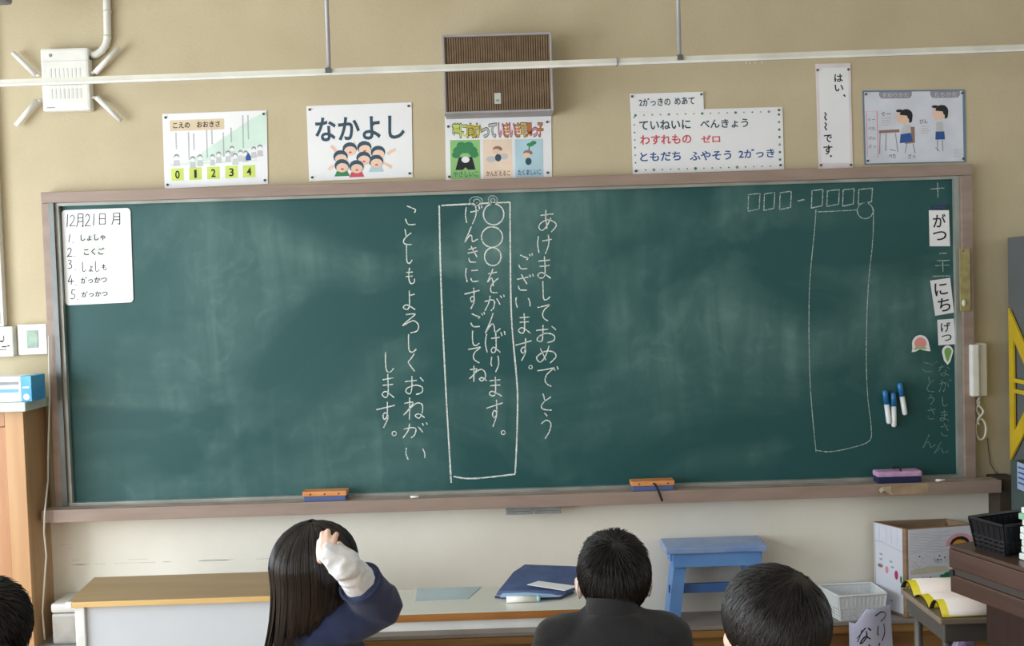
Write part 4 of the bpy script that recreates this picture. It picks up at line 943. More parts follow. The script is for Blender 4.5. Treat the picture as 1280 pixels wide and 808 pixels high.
MB().box((sx0+.0175, -.106, zz+.002), (sx0+.0215, -.098, zz+.034)).build('tenon_slot', mat('shadow_slot', (60, 84, 130), .7), t)

# ================================================================== CARDBOARD BOX
t = thing('cardboard_box', 'open cardboard box covered with drawings on white paper on the plinth', 'box', (1.66, -.09, LZ))
z0, z1 = LZ+.002, .600
N = Vector((1.527, -.160, 0)); Lc = Vector((1.452, -.022, 0)); Rc = Vector((1.808, -.118, 0)); Bc = Rc+(Lc-N)*.75
M_card = mat('brown_cardboard', (160, 134, 108), .85, (140, 116, 94), 6, 5, (1, 1, 6)); M_ipap = mat('box_paper', (226, 230, 244), .6, (214, 220, 236), 4)
def wallpl(a, b_, th, z0, z1, up=0):
    d = (b_-a).normalized(); nrm = Vector((d.y, -d.x, 0))*th
    vs = []
    for z in (z0, z1): vs += [Vector((a.x, a.y, z)), Vector((b_.x, b_.y, z)), Vector((b_.x, b_.y, z))-nrm, Vector((a.x, a.y, z))-nrm]
    return MB().add(vs, [(0,3,2,1),(4,5,6,7),(0,1,5,4),(1,2,6,5),(2,3,7,6),(3,0,4,7)])
e = .006
for a, b_ in ((N, Rc), (Lc, N), (Bc, Lc), (Rc, Bc)): wallpl(a, b_, e, z0, z1).build('side_wall', M_card, t)
MB().add([Vector((p.x, p.y, z0+.001)) for p in (N, Rc, Bc, Lc)], [(0, 1, 2, 3)]).build('bottom', M_card, t)
ups = Vector((0, 0, 1))
def face_sheet(a, b_, u0, u1, z0_, z1_, out):
    d = b_-a; pa, pb = a+d*u0+out*.001, a+d*u1+out*.001
    return Sheet([Vector((pa.x, pa.y, z1_)), Vector((pb.x, pb.y, z1_)), Vector((pb.x, pb.y, z0_)), Vector((pa.x, pa.y, z0_))], .0008, out)
oR = Vector(((Rc-N).normalized().y, -(Rc-N).normalized().x, 0)); oL = Vector(((N-Lc).normalized().y, -(N-Lc).normalized().x, 0))
SR = face_sheet(N, Rc, .03, 1.0, z0+.01, z1-.004, oR); SR.body('front_paper', M_ipap, t)
SR = face_sheet(N, Rc, .03, 1.0, z1-.004-(z1-z0-.014)*.8, z1-.004, oR)
SL = face_sheet(Lc, N, .0, .9, z0+.01, z1-.003, oL); SL.body('left_paper', M_ipap, t)
random.seed(11)
mb = MB()
for k in range(9):
    v = .06+k*.035; S = SR
    S.stroke(mb, [(x/10*.8+.03, v+.012*sin(x*1.3+k)) for x in range(0, 7 if k % 2 else 9)], .0012)
for k in range(15):
    u, v = random.uniform(.08, .85), random.uniform(.38, .56); r = random.uniform(.02, .05)
    SR.stroke(mb, [(u+r*cos(a_), v+r*.7*sin(a_*1.3)) for a_ in [j*.8 for j in range(6)]], .0014)
for k in range(6): u = .2+.06*k; SR.stroke(mb, [(u, .70), (u+.01, .72), (u+.03, .70)], .002)
tag(mb.build('pencil_scribble', mat('blue_pencil', (168, 180, 208), .8), t), kind='stuff')
mb = MB(); 
for u, v in ((.17, .40), (.45, .46), (.50, .47), (.56, .44), (.22, .73), (.33, .72), (.66, .56), (.48, .41)): SR.disc(mb, u, v, .014, .012, .0010, 6)
mb.pieces('ink_spot', M_ink, t)
def arc(S, mb, u, v, r, w, h, asp=1.0, a0=180, a1=360):
    S.stroke(mb, [(u+r*cos(radians(a0+(a1-a0)*k/12)), v+r*asp*sin(radians(a0+(a1-a0)*k/12))) for k in range(13)], w, h)
asp = .8
mb = MB(); arc(SR, mb, .80, .28, .19, .016, .0010, asp); mb.build('drawn_pink_arc', mat('light_pink_crayon', (236, 176, 196), .8), t)
mb = MB(); arc(SR, mb, .80, .28, .14, .012, .0012, asp); mb.build('drawn_black_arc', M_ink, t)
mb = MB(); SR.disc(mb, .80, .28, .115, .095, .0011, 14, 180, 361); mb.build('drawn_orange_sun', mat('amber_crayon', (222, 160, 50), .8), t)
mb = MB()
for u, v, r in ((.60, .695, .06), (.68, .67, .07), (.75, .69, .06), (.52, .71, .04), (.80, .715, .04)): SR.disc(mb, u, v, r, r*.65, .0011)
SR.poly(mb, [(.48, .70), (.84, .70), (.84, .735), (.48, .735)], .0011); mb.build('drawn_green_bush', mat('green_crayon', (28, 128, 84), .8), t)
mb = MB(); SR.poly(mb, [(.03, .60), (.3, .55), (.6, .57), (.62, .64), (.3, .66), (.03, .66)], .0004); mb.build('drawn_sand', mat('sand_crayon', (212, 210, 196), .8), t)
mb = MB(); SR.disc(mb, .5, .82, .16, .03, .0006); mb.build('drawn_blush', mat('pale_red_crayon', (236, 206, 206), .8), t)
mb = MB(); SL.stroke(mb, [(0, .22), (.3, .21), (.6, .24), (1, .27)], .0015)
for u in (.2, .45, .62, .82): SL.stroke(mb, [(u, .02), (u+.01, .12), (u, .2)], .001)
for u, v in ((.25, .36), (.25, .42), (.6, .42), (.65, .48), (.25, .84), (.6, .88), (.22, .9)): SL.disc(mb, u, v, .06, .014, .0010, 5); 
tag(mb.build('pencil_scribble', mat('green_pencil', (150, 180, 186), .8), t), kind='stuff')
for nm, m, u, v, ru, rv in (('drawn_brown_heart', M_brown, .22, .50, .09, .022), ('drawn_pink_flower', M_pink, .45, .53, .05, .045), ('drawn_magenta_leaf', mat('magenta_crayon', (190, 50, 110), .8), .78, .56, .06, .055), ('drawn_green_leaf', mat('green_crayon', (28, 128, 84)), .94, .60, .035, .045)):
    mb = MB(); SL.disc(mb, u, v, ru, rv, .0012); mb.build(nm, m, t)
# open flaps inside: back flap slightly lower brown
wallpl(Bc+Vector((-.01, -.012, 0)), Lc+Vector((.012, -.008, 0)), .004, .35, z1-.012).build('inner_flap', M_card, t)

# ================================================================== WHITE BASKETS
def basket(name, label, P, zb, h, m, nh, rows, flare=.012, cat='basket', solid=.35):
    """P: four bottom corners counter-clockwise; walls are lattices of bars"""
    c = sum(P, Vector())/4; t = thing(name, label, cat, (c.x, c.y, zb))
    Tq = [p+(p-c).normalized()*flare for p in P]
    for p in P: p.z = zb
    for p in Tq: p.z = zb+h
    MB().add([p+Vector((0, 0, .002)) for p in P]+[p+Vector((0, 0, .005)) for p in P], [(3,2,1,0),(4,5,6,7),(0,1,5,4),(1,2,6,5),(2,3,7,6),(3,0,4,7)]).build('basket_floor', m, t)
    mb = MB()
    for i in range(4): mb.tube([Tq[i], Tq[(i+1) % 4]], .0050, 6)
    mb.build('rim', m, t)
    for i in range(4):
        a, b_, c1, d = P[i], P[(i+1) % 4], Tq[(i+1) % 4], Tq[i]; S = MB()
        L = (b_-a).length; n = max(4, int(L/nh)); th = .0022
        def pt(u, v): return (a*(1-u)+b_*u)*(1-v)+(d*(1-u)+c1*u)*v
        for k in range(n+1): 
            u = k/n; S.bar(pt(u, 0), pt(u, .99), th, nh*.5, up=(b_-a))
        for r_ in range(rows+1):
            v = (1-solid)*r_/rows; S.bar(pt(0, v), pt(1, v), th, .0070, up=(0, 0, 1))
        v0 = 1-solid; S.add([pt(0, v0), pt(1, v0), pt(1, 1), pt(0, 1)], [(0, 1, 2, 3)])
        S.build('lattice_side', m, t)
    return t
M_bw = mat('white_basket_plastic', (238, 244, 248), .4)
basket('white_basket', 'white rectangular plastic basket with square holes on the plinth', [Vector((1.262, -.168, 0)), Vector((1.435, -.150, 0)), Vector((1.430, -.022, 0)), Vector((1.225, -.030, 0))], LZ+.001, .100, M_bw, .0145, 4, .014, solid=.5)

# calligraphy sheet standing before the basket
t = thing('calligraphy_sheet', 'curled white paper with brush writing standing in front of white basket', 'paper', (1.36, -.26, 0))
a = at(1062, 768, -.25); b_ = at(1115, 752, -.25)
def cs(u, v): # curled sheet, v from top to floor
    x = a.x+(b_.x+.004-a.x)*u+.012*(v-.3)*(.5-u)*-1; top = .325 if u > .32 else .262+.063*max(0, min(1, (u-.12)/.2)); z = top*(1-v)
    return Vector((x, -.235-.035*sin(pi*min(1, max(0, u)))-.008*sin(5*u+3*v), z+.001))
gv = []; nu, nv = 24, 16
for j in range(nv+1):
    for i in range(nu+1): gv.append(cs(i/nu, j/nv))
gf = [(j*(nu+1)+i, j*(nu+1)+i+1, (j+1)*(nu+1)+i+1, (j+1)*(nu+1)+i) for j in range(nv) for i in range(nu)]
o = MB().add(gv, gf).build('paper_sheet', mat('lavender_paper', (204, 208, 232), .6, (192, 196, 226), 6), t, True)
sm = o.modifiers.new('thickness', 'SOLIDIFY'); sm.thickness = .001
mb = MB()
for ch, u0, v0, u1, v1 in (('つ', .52, .03, .86, .28), ('り', .58, .30, .82, .60), ('ん', .5, .62, .80, .92), ('な', .12, .28, .46, .55), ('お', .14, .60, .46, .9)):
    for s in G[ch]:
        P = []
        for x, y in smooth_pts(s):
            u, v = u0+(u1-u0)*x/100, v0+(v1-v0)*y/100; p = cs(u, v*.62/.9); P.append(p+Vector((0, -.0016, 0)))
        ribbon(mb, P, .0055, N0)
mb.build('brush_lettering', M_ink, t)

# ================================================================== STUDENT DESK WITH BOOKS
SZ = .625
A = az(1118, 735, SZ); Bq = az(1184, 773, SZ)
sdx, sdy0, sdy1 = (A.x+Bq.x)/2, Bq.y, A.y
t = thing('school_desk', 'small school desk with grey tubular metal legs beside the dark wooden desk', 'desk', (sdx+.3, (sdy0+sdy1)/2, 0))
M_tube = mat('grey_tube', (126, 126, 122), .35, metal=.5)
MB().box((sdx, sdy0, SZ-.020), (sdx+.6, sdy1, SZ-.002), bev=.004).build('desk_top', mat('desk_laminate', (150, 138, 124), .4, (136, 124, 110), 4, 5, (1, 8, 1)), t)
MB().box((sdx+.015, sdy0+.012, SZ-.075), (sdx+.585, sdy1-.012, SZ-.0205), bev=.004).build('book_tray', mat('grey_tray_steel', (116, 114, 110), .4, metal=.4), t)
for x in (sdx+.03, sdx+.57):
    for y in (sdy0+.03, sdy1-.06): MB().tube([(x, y, .0), (x, y, SZ-.076)], .0125, 12).build('leg', M_tube, t, True)
    MB().tube([(x, sdy0+.045, .1), (x, sdy1-.075, .1)], .010, 10).build('foot_rail', M_tube, t, True)
# books, open and arched
def book(label, y0, y1, x0, x1, hgt, seed):
    t = thing('open_book', label, 'book', ((x0+x1)/2, (y0+y1)/2, SZ-.001), 'yellow edged books on the school desk')
    def P(u, v, dz): return Vector((x0+(x1-x0)*v, y0+(y1-y0)*u, SZ+.001+hgt*abs(sin(pi*u))**.8+dz))
    for nm, m, dz, v0, v1 in (('cover', mat('yellow_cover', (226, 208, 40), .4), .0, .0, .86), ('pages', mat('book_pages', (238, 236, 232), .7, (240, 228, 222), 9), .003, .10, 1.0), ('cover_end', mat('dark_cover_edge', (52, 46, 40), .6), -.0012, -.01, .05)):
        g = []; n = 12
        for k in range(n+1): g += [P(k/n, v0, dz), P(k/n, v1, dz)]
        o = MB().add(g, [(2*k, 2*k+1, 2*k+3, 2*k+2) for k in range(n)]).build(nm, m, t, True)
        s_ = o.modifiers.new('thickness', 'SOLIDIFY'); s_.thickness = .003 if nm == 'pages' else .0012; s_.offset = 1
dy = (sdy1-sdy0)
book('farthest yellow edged open book on the school desk', sdy0+dy*.66, sdy1-.002, sdx+.002, sdx+.24, .034, 1)
book('middle yellow edged open book on the school desk', sdy0+dy*.30, sdy0+dy*.655, sdx+.004, sdx+.25, .020, 2)
book('nearest yellow edged open book on the school desk', sdy0+.004, sdy0+dy*.295, sdx+.006, sdx+.22, .036, 3)
# lavender bag hanging at the desk
t = thing('cloth_bag', 'lavender cloth bag hanging from the side of the school desk', 'bag', (sdx+.10, sdy0+.02, .25))
mb = MB(); cX = sdx+.13
mb.loft([((cX+.015, sdy0+.13, SZ-.082), .012, .01), ((cX, sdy0+.13, SZ-.12), .03, .022), ((cX-.03, sdy0+.13, SZ-.2), .06, .03), ((cX-.05, sdy0+.13, SZ-.30), .08, .035), ((cX-.05, sdy0+.13, SZ-.38), .07, .03)], 20)
o = fused(mb, 'bag_body', mat('lavender_cloth', (186, 168, 214), .8, (160, 140, 194), 12, 3, bump=.4, bscale=60), t, .005, 4, .003, 22)
MB().tube([(cX-.06, sdy0+.115, SZ-.21), (cX-.04, sdy0+.10, SZ-.12), (cX-.01, sdy0+.115, SZ-.078)], .003, 6).build('bag_cord', M_white2, t, True)
t = thing('red_bag', 'dark red bag hanging beside the lavender bag under the school desk', 'bag', (sdx+.3, sdy0+.02, .25))
mb = MB(); mb.loft([((sdx+.27, sdy0+.14, SZ-.08), .02, .01), ((sdx+.28, sdy0+.14, SZ-.14), .05, .025), ((sdx+.29, sdy0+.14, SZ-.34), .065, .03)], 18)
fused(mb, 'bag_body', mat('dark_red_cloth', (132, 34, 44), .8), t, .006, 4, .002, 20)

# ================================================================== DARK WOODEN DESK AT RIGHT (turned about 28 degrees)
OZ = .89; C = az(1187, 681, OZ)
uu = (az(1215, 676.5, OZ)-C).normalized(); vv = (az(1280, 713, OZ)-C).normalized()
vv = Vector((uu.y, -uu.x, 0)).lerp(vv, .5).normalized(); uu = Vector((-vv.y, vv.x, 0))
MO = Matrix(((uu.x, vv.x, 0, C.x), (uu.y, vv.y, 0, C.y), (0, 0, 1, 0), (0, 0, 0, 1)))   # local x along back edge, y along left edge
t = thing('wooden_lectern_desk', 'dark brown wooden desk with thick grooved top at the right edge', 'desk', (MO@Vector((.25, .45, 0))))
M_dw = mat('dark_brown_wood', (88, 64, 56), .35, (70, 50, 42), 3, 6, (1, 1, 10), coat=.2)
M_dw2 = mat('deep_brown_wood', (58, 34, 30), .4, (44, 26, 24), 3, 5, (10, 10, 1)); M_dw3 = mat('desk_top_brown', (92, 72, 62), .3, (76, 58, 50), 4, 5)
def obx(name, lo, hi, m, bev=.003): return MB().box(lo, hi, MO, bev).build(name, m, t)
obx('top_board', (0, 0, OZ-.010), (.55, .95, OZ), M_dw3, .002)
obx('edge_strip', (-.002, -.002, OZ-.060), (.552, .952, OZ-.0105), M_dw, .004)
obx('groove', (.004, .004, OZ-.078), (.546, .946, OZ-.0605), mat('groove_grey', (70, 62, 60), .5), .001)
obx('lower_rail', (.0, .0, OZ-.125), (.55, .95, OZ-.0785), M_dw, .004)
obx('side_panel', (.06, .06, 0), (.49, .20, OZ-.1255), M_dw2, .003)
obx('side_panel', (.06, .75, 0), (.49, .89, OZ-.1255), M_dw2, .003)
obx('back_panel', (.085, .2005, .1), (.105, .7495, OZ-.1255), M_dw2, .002)
obx('corner_post', (.040, .28, 0), (.084, .33, OZ-.1255), M_dw, .003)
pq = MO@Vector((-.004, .0, 0))
obx('metal_latch', (-.004, .255, OZ-.074), (.003, .285, OZ-.064), mat('pale_steel', (150, 158, 158)), .001)
obx('lock_plate', (-.0015, -.0005, OZ-.082), (.004, .012, OZ-.066), M_dark, .001)
# black basket on it
zb = OZ+.001; K0 = MO.inverted()@az(1229, 680, OZ); 
def L2(x, y): p = MO@Vector((x, y, 0)); p.z = 0; return p
k0x, k0y = .03, K0.y-.005
basket('black_basket', 'black plastic lattice basket on the dark wooden desk', [L2(.040, .050), L2(.040, .148), L2(.22, .148), L2(.22, .050)][::-1], zb+.002, .075, mat('black_basket_plastic', (20, 23, 31), .35), .016, 3, .016, solid=.55)
# heap of white and green papers beyond the basket
ps_x, ps_y = .150, .262
t = thing('paper_stack', 'bright white and green papers on the dark desk at right edge', 'papers', MO@Vector((ps_x, ps_y, OZ)))
for k in range(8):
    Mk = MO@Matrix.Translation((ps_x+.004*(k % 3), ps_y+.004*(k % 2), OZ+.001+.0165*k))@Matrix.Rotation(radians((-1, 2, -2, 1, -2, 2, 1, -2)[k]), 4, 'Z')
    MB().box((-.10, -.085, 0), (.12, .08, .0155), Mk, .003).build('paper_bundle', mat('bright_paper', (236, 246, 242), .5) if k != 6 else mat('mint_paper', (150, 200, 170), .6), t)

# ================================================================== PEOPLE
M_skin = mat('skin', (236, 202, 184), .5, (228, 190, 172), 20, 3)
M_hair = mat('black_hair', (46, 40, 40), .27, (20, 18, 21), 45, 3, (1, 1, .12), spec=.7)
M_hair2 = mat('near_black_hair', (32, 28, 27), .42, (19, 17, 18), 60, 3)
M_navy = mat('navy_cloth', (38, 52, 92), .85, (30, 42, 78), 30, 4, bump=.5, bscale=500, sheen=.2)
M_black = mat('black_cloth', (25, 26, 32), .85, (20, 21, 26), 30, 4, bump=.5, bscale=500, sheen=.2)
M_cloth_w = mat('white_jersey', (236, 238, 240), .85, (226, 230, 236), 20, 4, bump=.3, bscale=300)
M_eye = mat('eye_white', (240, 240, 238), .3); M_iris = mat('iris', (40, 28, 22), .2)
def head_matrix(c, yaw, pitch, roll=0, s=1.0):
    """local head axes: +y face forward, z up; yaw positive turns to the left"""
    return Matrix.Translation(c)@Matrix.Rotation(yaw, 4, 'Z')@Matrix.Rotation(-pitch, 4, 'X')@Matrix.Rotation(roll, 4, 'Y')@Matrix.Scale(s, 4)
def head_prims(mb, M, ear=.077):
    h = MB()
    h.ell((0, -.008, .012), (.071, .086, .080), nu=28, nv=18)      # cranium
    h.ell((0, .030, -.030), (.058, .055, .066))                    # face
    h.ell((0, .048, -.078), (.028, .024, .020))                    # chin
    h.ell((.034, .050, -.042), (.022, .022, .022)); h.ell((-.034, .050, -.042), (.022, .022, .022))   # cheeks
    h.cone((0, .076, -.016), (0, .090, -.036), .006, .009)         # nose
    h.ell((0, .076, -.059), (.018, .010, .0045)); h.ell((0, .075, -.066), (.015, .010, .005))     # lips
    h.ell((.027, .066, .004), (.018, .010, .005)); h.ell((-.027, .066, .004), (.018, .010, .005))   # brows
    for s in (-1, 1):                                              # ears
        E = Matrix.Translation((s*ear, -.004, -.026))@Matrix.Rotation(s*radians(-22), 4, 'Z')
        h.ell((0, 0, 0), (.008, .018, .027), E); h.ell((s*.004, -.003, .004), (.005, .017, .022), E)
    h.xf(M); mb.add(h.v, h.f)
def eyes(M, t):
    for s in (-1, 1):
        e_ = MB().ell((s*.027, .0745, -.012), (.011, .006, .006)).xf(M).build('eye', M_eye, t, True)
        MB().ell((s*.027, .0790, -.012), (.0048, .0025, .0048)).xf(M).build('iris', M_iris, e_, True)
def hand_prims(mb, wrist, palm_c, tip_dirs, side, r=.0075, thumb=None, nrm=Vector((0, -1, 0))):
    """palm and five fingers; tip_dirs: (root, mid, tip) world triples"""
    mb.cone(wrist, palm_c, .018, .024, flat=.7)
    for a, b_, c in tip_dirs: mb.cone(a, b_, r*1.05, r); mb.cone(b_, c, r, r*.8)
    if thumb: mb.cone(thumb[0], thumb[1], r*1.25, r*1.1); mb.cone(thumb[1], thumb[2], r*1.1, r*.85)
def rest_hand(mb, wrist, fwd, side):
    """relaxed hand on a thigh: slightly curled unequal fingers"""
    fwd = fwd.normalized(); sd = Vector((fwd.y, -fwd.x, 0)).normalized()*side; pc = wrist+fwd*.045
    mb.cone(wrist, pc, .019, .025, flat=.6)
    fs_ = []
    for k, (off, ln) in enumerate(((-.022, .040), (-.007, .048), (.008, .045), (.022, .034))):
        r0 = pc+sd*off+fwd*.015; m_ = r0+fwd*ln*.55+Vector((0, 0, -.004)); e_ = m_+fwd*ln*.4+Vector((0, 0, -.014)); fs_.append((r0, m_, e_))
    th = (wrist+fwd*.02-sd*.018, wrist+fwd*.045-sd*.038, wrist+fwd*.065-sd*.040+Vector((0, 0, -.008)))
    hand_prims(mb, wrist, pc, fs_, side, .0068, th)

def short_hair(M, t, m, seed, spike=.006, low=-.60, count=2600, ln=(.028, .05), grow=(.079, .094, .087), whorl=(-.1, -.45, .88), fringe=.35, ear=-.12):
    rnd = random.Random(seed); mb = MB(); gx, gy, gz = grow; c0 = Vector((0, -.008, .014))
    wh = Vector(whorl).normalized()
    def limit(d):     # lowest z of hair for a direction (face is +y)
        if abs(d.x) > .72 and d.y > -.42: return ear+.5*max(0, d.y-.1)
        if d.y < -.15: return low+.10*abs(d.x)
        if d.y < .35: return low+.10*abs(d.x)+(d.y+.15)/.5*(-.05-low)*.9
        return -.05+(d.y-.35)/.3*(fringe+.05) if d.y < .65 else fringe
    # cap
    nu, nv = 48, 30; vs = []; idx = {}
    for j in range(nv+1):
        for i in range(nu):
            th = pi*j/nv*.80; ph = 2*pi*i/nu; d = Vector((sin(th)*cos(ph), sin(th)*sin(ph), cos(th)))
            lm = limit(d); k = 1.0 if d.z > lm+.10 else max(.86, 1-(lm+.10-d.z)*.9)
            bump = 1+.012*noise.noise(d*7+Vector((seed, 0, 0)))
            vs.append(c0+Vector((d.x*gx, d.y*gy, d.z*gz))*k*bump)
    fs = [(j*nu+i, (j+1)*nu+i, (j+1)*nu+(i+1) % nu, j*nu+(i+1) % nu) for j in range(nv) for i in range(nu)]
    mb.add(vs, fs)
    n = 0
    while n < count:
        d = Vector((rnd.gauss(0, 1), rnd.gauss(0, 1), rnd.gauss(0, 1))).normalized()
        if d.z < limit(d)+.04: continue
        n += 1
        L = rnd.uniform(*ln); p = c0+Vector((d.x*gx, d.y*gy, d.z*gz))*.985; pts = [p.copy()]; lift = spike*rnd.uniform(.2, 1.3)*(1.6 if d.z > .75 else 1)
        dd = d.copy(); sw = Vector((rnd.uniform(-1, 1), rnd.uniform(-1, 1), rnd.uniform(-1, 1)))*.22
        for k in range(1, 4):
            flow = (dd-wh); flow = flow-dd*flow.dot(dd)
            if flow.length < .05: flow = sw.copy()
            flow = (flow.normalized()+Vector((0, 0, -.35))+sw); flow = (flow-dd*flow.dot(dd)).normalized()
            dd = (dd+flow*L/3/.085).normalized()
            pts.append(c0+Vector((dd.x*gx, dd.y*gy, dd.z*gz))*(1.005+lift/.085*k/3))
        mb.tube(pts, [.0010, .0011, .0009, .0003], 3, False)
    return mb.xf(M).build('hair', m, t, True)

def seated(name, label, head_c, yaw, pitch, m_top, torso_x=None, torso_yaw=0, pelvis_y=None, seed=0, roll=0, collar='stand', raise_right=None, s=1.0, voxel=.005, shz=None, ear=.077):
    """a seated child; z of the floor is 0, faces +y"""
    hc = Vector(head_c); tx = hc.x if torso_x is None else torso_x; sz = shz or hc.z-.175
    by = hc.y-.035 if pelvis_y is None else pelvis_y
    t = thing(name, label, 'person', (tx, by, 0))
    Rz = Matrix.Rotation(torso_yaw, 4, 'Z'); O = Vector((tx, by, 0))
    def W(x, y, z): return O+Rz@Vector((x, y, z))
    M = head_matrix(hc, yaw, pitch, roll, s)
    body = MB(); head_prims(body, M, ear)
    nb = W(0, .0, sz+.01)
    body.cone(nb, M@Vector((0, -.015, -.06)), .040, .038)
    def torso(mb, g):
        r = [((0, 0, .36), .115, .085), ((0, 0, .42), .125, .095), ((0, -.005, .52), .115, .085), ((0, -.005, .62), .122, .088), ((0, -.005, sz-.10), .135, .088), ((0, 0, sz-.045), .120, .075), ((0, 0, sz-.01), .075, .055), ((0, 0, sz+.012), .045, .045)]
        l = MB().loft([(c, a+g, b_+g) for c, a, b_ in r], 28); l.xf(Matrix.Translation(O)@Rz); mb.add(l.v, l.f)
    torso(body, 0)
    shoulders = {s_: W(s_*.125, 0, sz-.045) for s_ in (-1, 1)}
    arms = {}
    for s_ in (-1, 1):
        if s_ == 1 and raise_right: arms[s_] = (shoulders[1] if 'shoulder' not in raise_right else raise_right['shoulder'], raise_right['elbow'], raise_right['wrist'])
        else: arms[s_] = (shoulders[s_], W(s_*.17, .03, sz-.235), W(s_*.105, .19, sz-.25))
    hips = {s_: W(s_*.065, .0, .40) for s_ in (-1, 1)}; knees = {s_: W(s_*.085, .33, .415) for s_ in (-1, 1)}; ank = {s_: W(s_*.085, .34, .06) for s_ in (-1, 1)}
    for s_ in (-1, 1):
        a, b_, c = arms[s_]; body.cone(a, b_, .036, .029); body.cone(b_, c, .029, .019)
        body.cone(hips[s_], knees[s_], .062, .046); body.cone(knees[s_], ank[s_], .044, .028); body.cone(ank[s_]+Vector((0, -.01, -.03)), ank[s_]+Rz@Vector((0, .11, -.038)), .026, .020)
        if s_ == 1 and raise_right: hand_prims(body, c, raise_right['palm'], raise_right['fingers'], 1, .0072, raise_right['thumb'])
        else: rest_hand(body, c, Rz@Vector((-s_*.25, 1, -.35)), s_)
    fused(body, 'body', M_skin, t, voxel, 3)
    eyes(M, t)
    top = MB(); torso(top, .013)
    for s_ in (-1, 1):
        a, b_, c = arms[s_]; top.cone(W(0, 0, sz-.045), a+Vector((-s_*.012, 0, -.006)), .058, .050)
        if s_ == 1 and raise_right:
            top.cone(a, b_, .054, .050); top.tube([b_.lerp(a, .1), b_, b_.lerp(c, .3), b_.lerp(c, raise_right['cuff'])], [.040, .049, .048, .047], 20)
        else: top.cone(a+Vector((0, 0, -.008)), b_, .047, .043); top.cone(b_, b_.lerp(c, .86), .043, .032)
    fused(top, 'jacket', m_top, t, .0055, 9, .0032, 15, seed)
    tr = MB(); tr.loft([(W(0, 0, .335), .135, .105), (W(0, 0, .40), .138, .108), (W(0, 0, .45), .122, .09)], 24)
    for s_ in (-1, 1): tr.cone(hips[s_], knees[s_], .070, .054); tr.cone(knees[s_], ank[s_]+Vector((0, 0, .05)), .052, .040)
    fused(tr, 'trousers', m_top, t, .008, 4)
    for s_ in (-1, 1): sh = MB().cone(ank[s_]+Vector((0, -.012, -.029)), ank[s_]+Rz@Vector((0, .115, -.036)), .031, .024); fused(sh, 'shoe', M_white2, t, .006, 3)
    if collar == 'stand':
        n = 28; vs = []; fs = []
        rr = ((.060, -.045, -.002), (.059, .010, .0), (.056, .036, .002), (.051, .036, .002), (.050, .015, .0), (.05, -.01, 0))
        cc = W(0, -.002, sz); tilt = ((M@Vector((0, -.015, -.06))-nb).normalized()*.3+Vector((0, 0, 1))).normalized()
        for r_, z_, _ in rr:
            for k in range(n):
                g = 2*pi*k/n; vs.append(cc+Rz@Vector((r_*cos(g), r_*1.02*sin(g), 0))+(tilt if z_ > 0 else Vector((0, 0, 1)))*z_*(1.0+.35*-sin(g)))
        for i in range(len(rr)-1):
            for k in range(n): fs.append((i*n+k, i*n+(k+1) % n, (i+1)*n+(k+1) % n, (i+1)*n+k))
        MB().add(vs, fs).build('collar', m_top, t, True)
    # plain school chair
    ch = thing('school_chair', 'wooden school chair under '+name_of[name+str(seed)], 'chair', (tx, by, 0), 'chairs of the seated pupils')
    CM = Matrix.Translation(O)@Rz; wd = mat('chair_wood', (186, 146, 96), .5)
    MB().box((-.17, -.17, .315), (.17, .18, .332), CM, .006).build('seat', wd, ch)
    MB().box((-.17, -.188, .50), (.17, -.174, .62), CM, .006).build('backrest', wd, ch)
    for x in (-.155, .155):
        MB().tube([CM@Vector((x, -.181-.01*0, .49)), CM@Vector((x, -.155, .30)), CM@Vector((x, -.17, 0))], .010, 8).build('rear_leg', M_tube, ch, True)
        MB().tube([CM@Vector((x, .15, .314)), CM@Vector((x, .16, 0))], .010, 8).build('front_leg', M_tube, ch, True)
        MB().tube([CM@Vector((x, -.181, .495)), CM@Vector((x, -.190, .615))], .008, 8).build('back_post', M_tube, ch, True)
    return t, M
name_of = {'person1': 'the long haired girl', 'person2': 'the boy with spiky hair and mask', 'person3': 'the short haired pupil at lower right', 'person4': 'the pupil cut off at lower left'}

# --- boy with spiky hair and a mask
YB2 = -1.82; hc = at(767, 718, YB2); hc.z -= .002
t, M2 = seated('person', 'child with short spiky black hair, black stand collar jacket and white mask straps', hc, radians(0), radians(-22), M_black, seed=2, pelvis_y=YB2-.06, torso_x=hc.x-.012, shz=.880)
short_hair(M2, t, M_hair2, 5, .006, -.56, 5200, (.026, .042), (.0775, .092, .086), (0, -.1, 1))
mk = MB(); g = []; n = 10
for j in range(5):
    for i in range(n+1):
        u = -1+2*i/n; v = j/4; a_ = u*1.15; g.append(Vector((.060*sin(a_)*(1-.1*v), .035+.062*cos(a_)*(1-.05*abs(v-.5)), -.022-.065*v*(1-.25*u*u))))
mk.add(g, [(j*(n+1)+i, j*(n+1)+i+1, (j+1)*(n+1)+i+1, (j+1)*(n+1)+i) for j in range(4) for i in range(n)])
o = mk.xf(M2).build('face_mask', M_cloth_w, t, True)
for s_ in (-1, 1):
    MB().tube([M2@Vector(p) for p in ((s_*.058, .055, -.030), (s_*.074, .020, -.012), (s_*.081, -.014, .002), (s_*.084, -.022, -.02), (s_*.079, -.018, -.048), (s_*.066, .02, -.066), (s_*.054, .05, -.075))], .0019, 6).build('mask_loop', M_cloth_w, t, True)

# --- child lower right
YR = -2.34; hc = at(965, 781, YR); 
t, M3 = seated('person', 'child at lower right with smooth short black hair, face turned left', hc, radians(32), radians(-6), M_black, seed=3, pelvis_y=YR-.05, torso_x=hc.x+.01, ear=.066)
short_hair(M3, t, M_hair2, 9, .0020, -.60, 6000, (.040, .062), (.083, .096, .089), (.15, -.35, .92), .2, -.52)

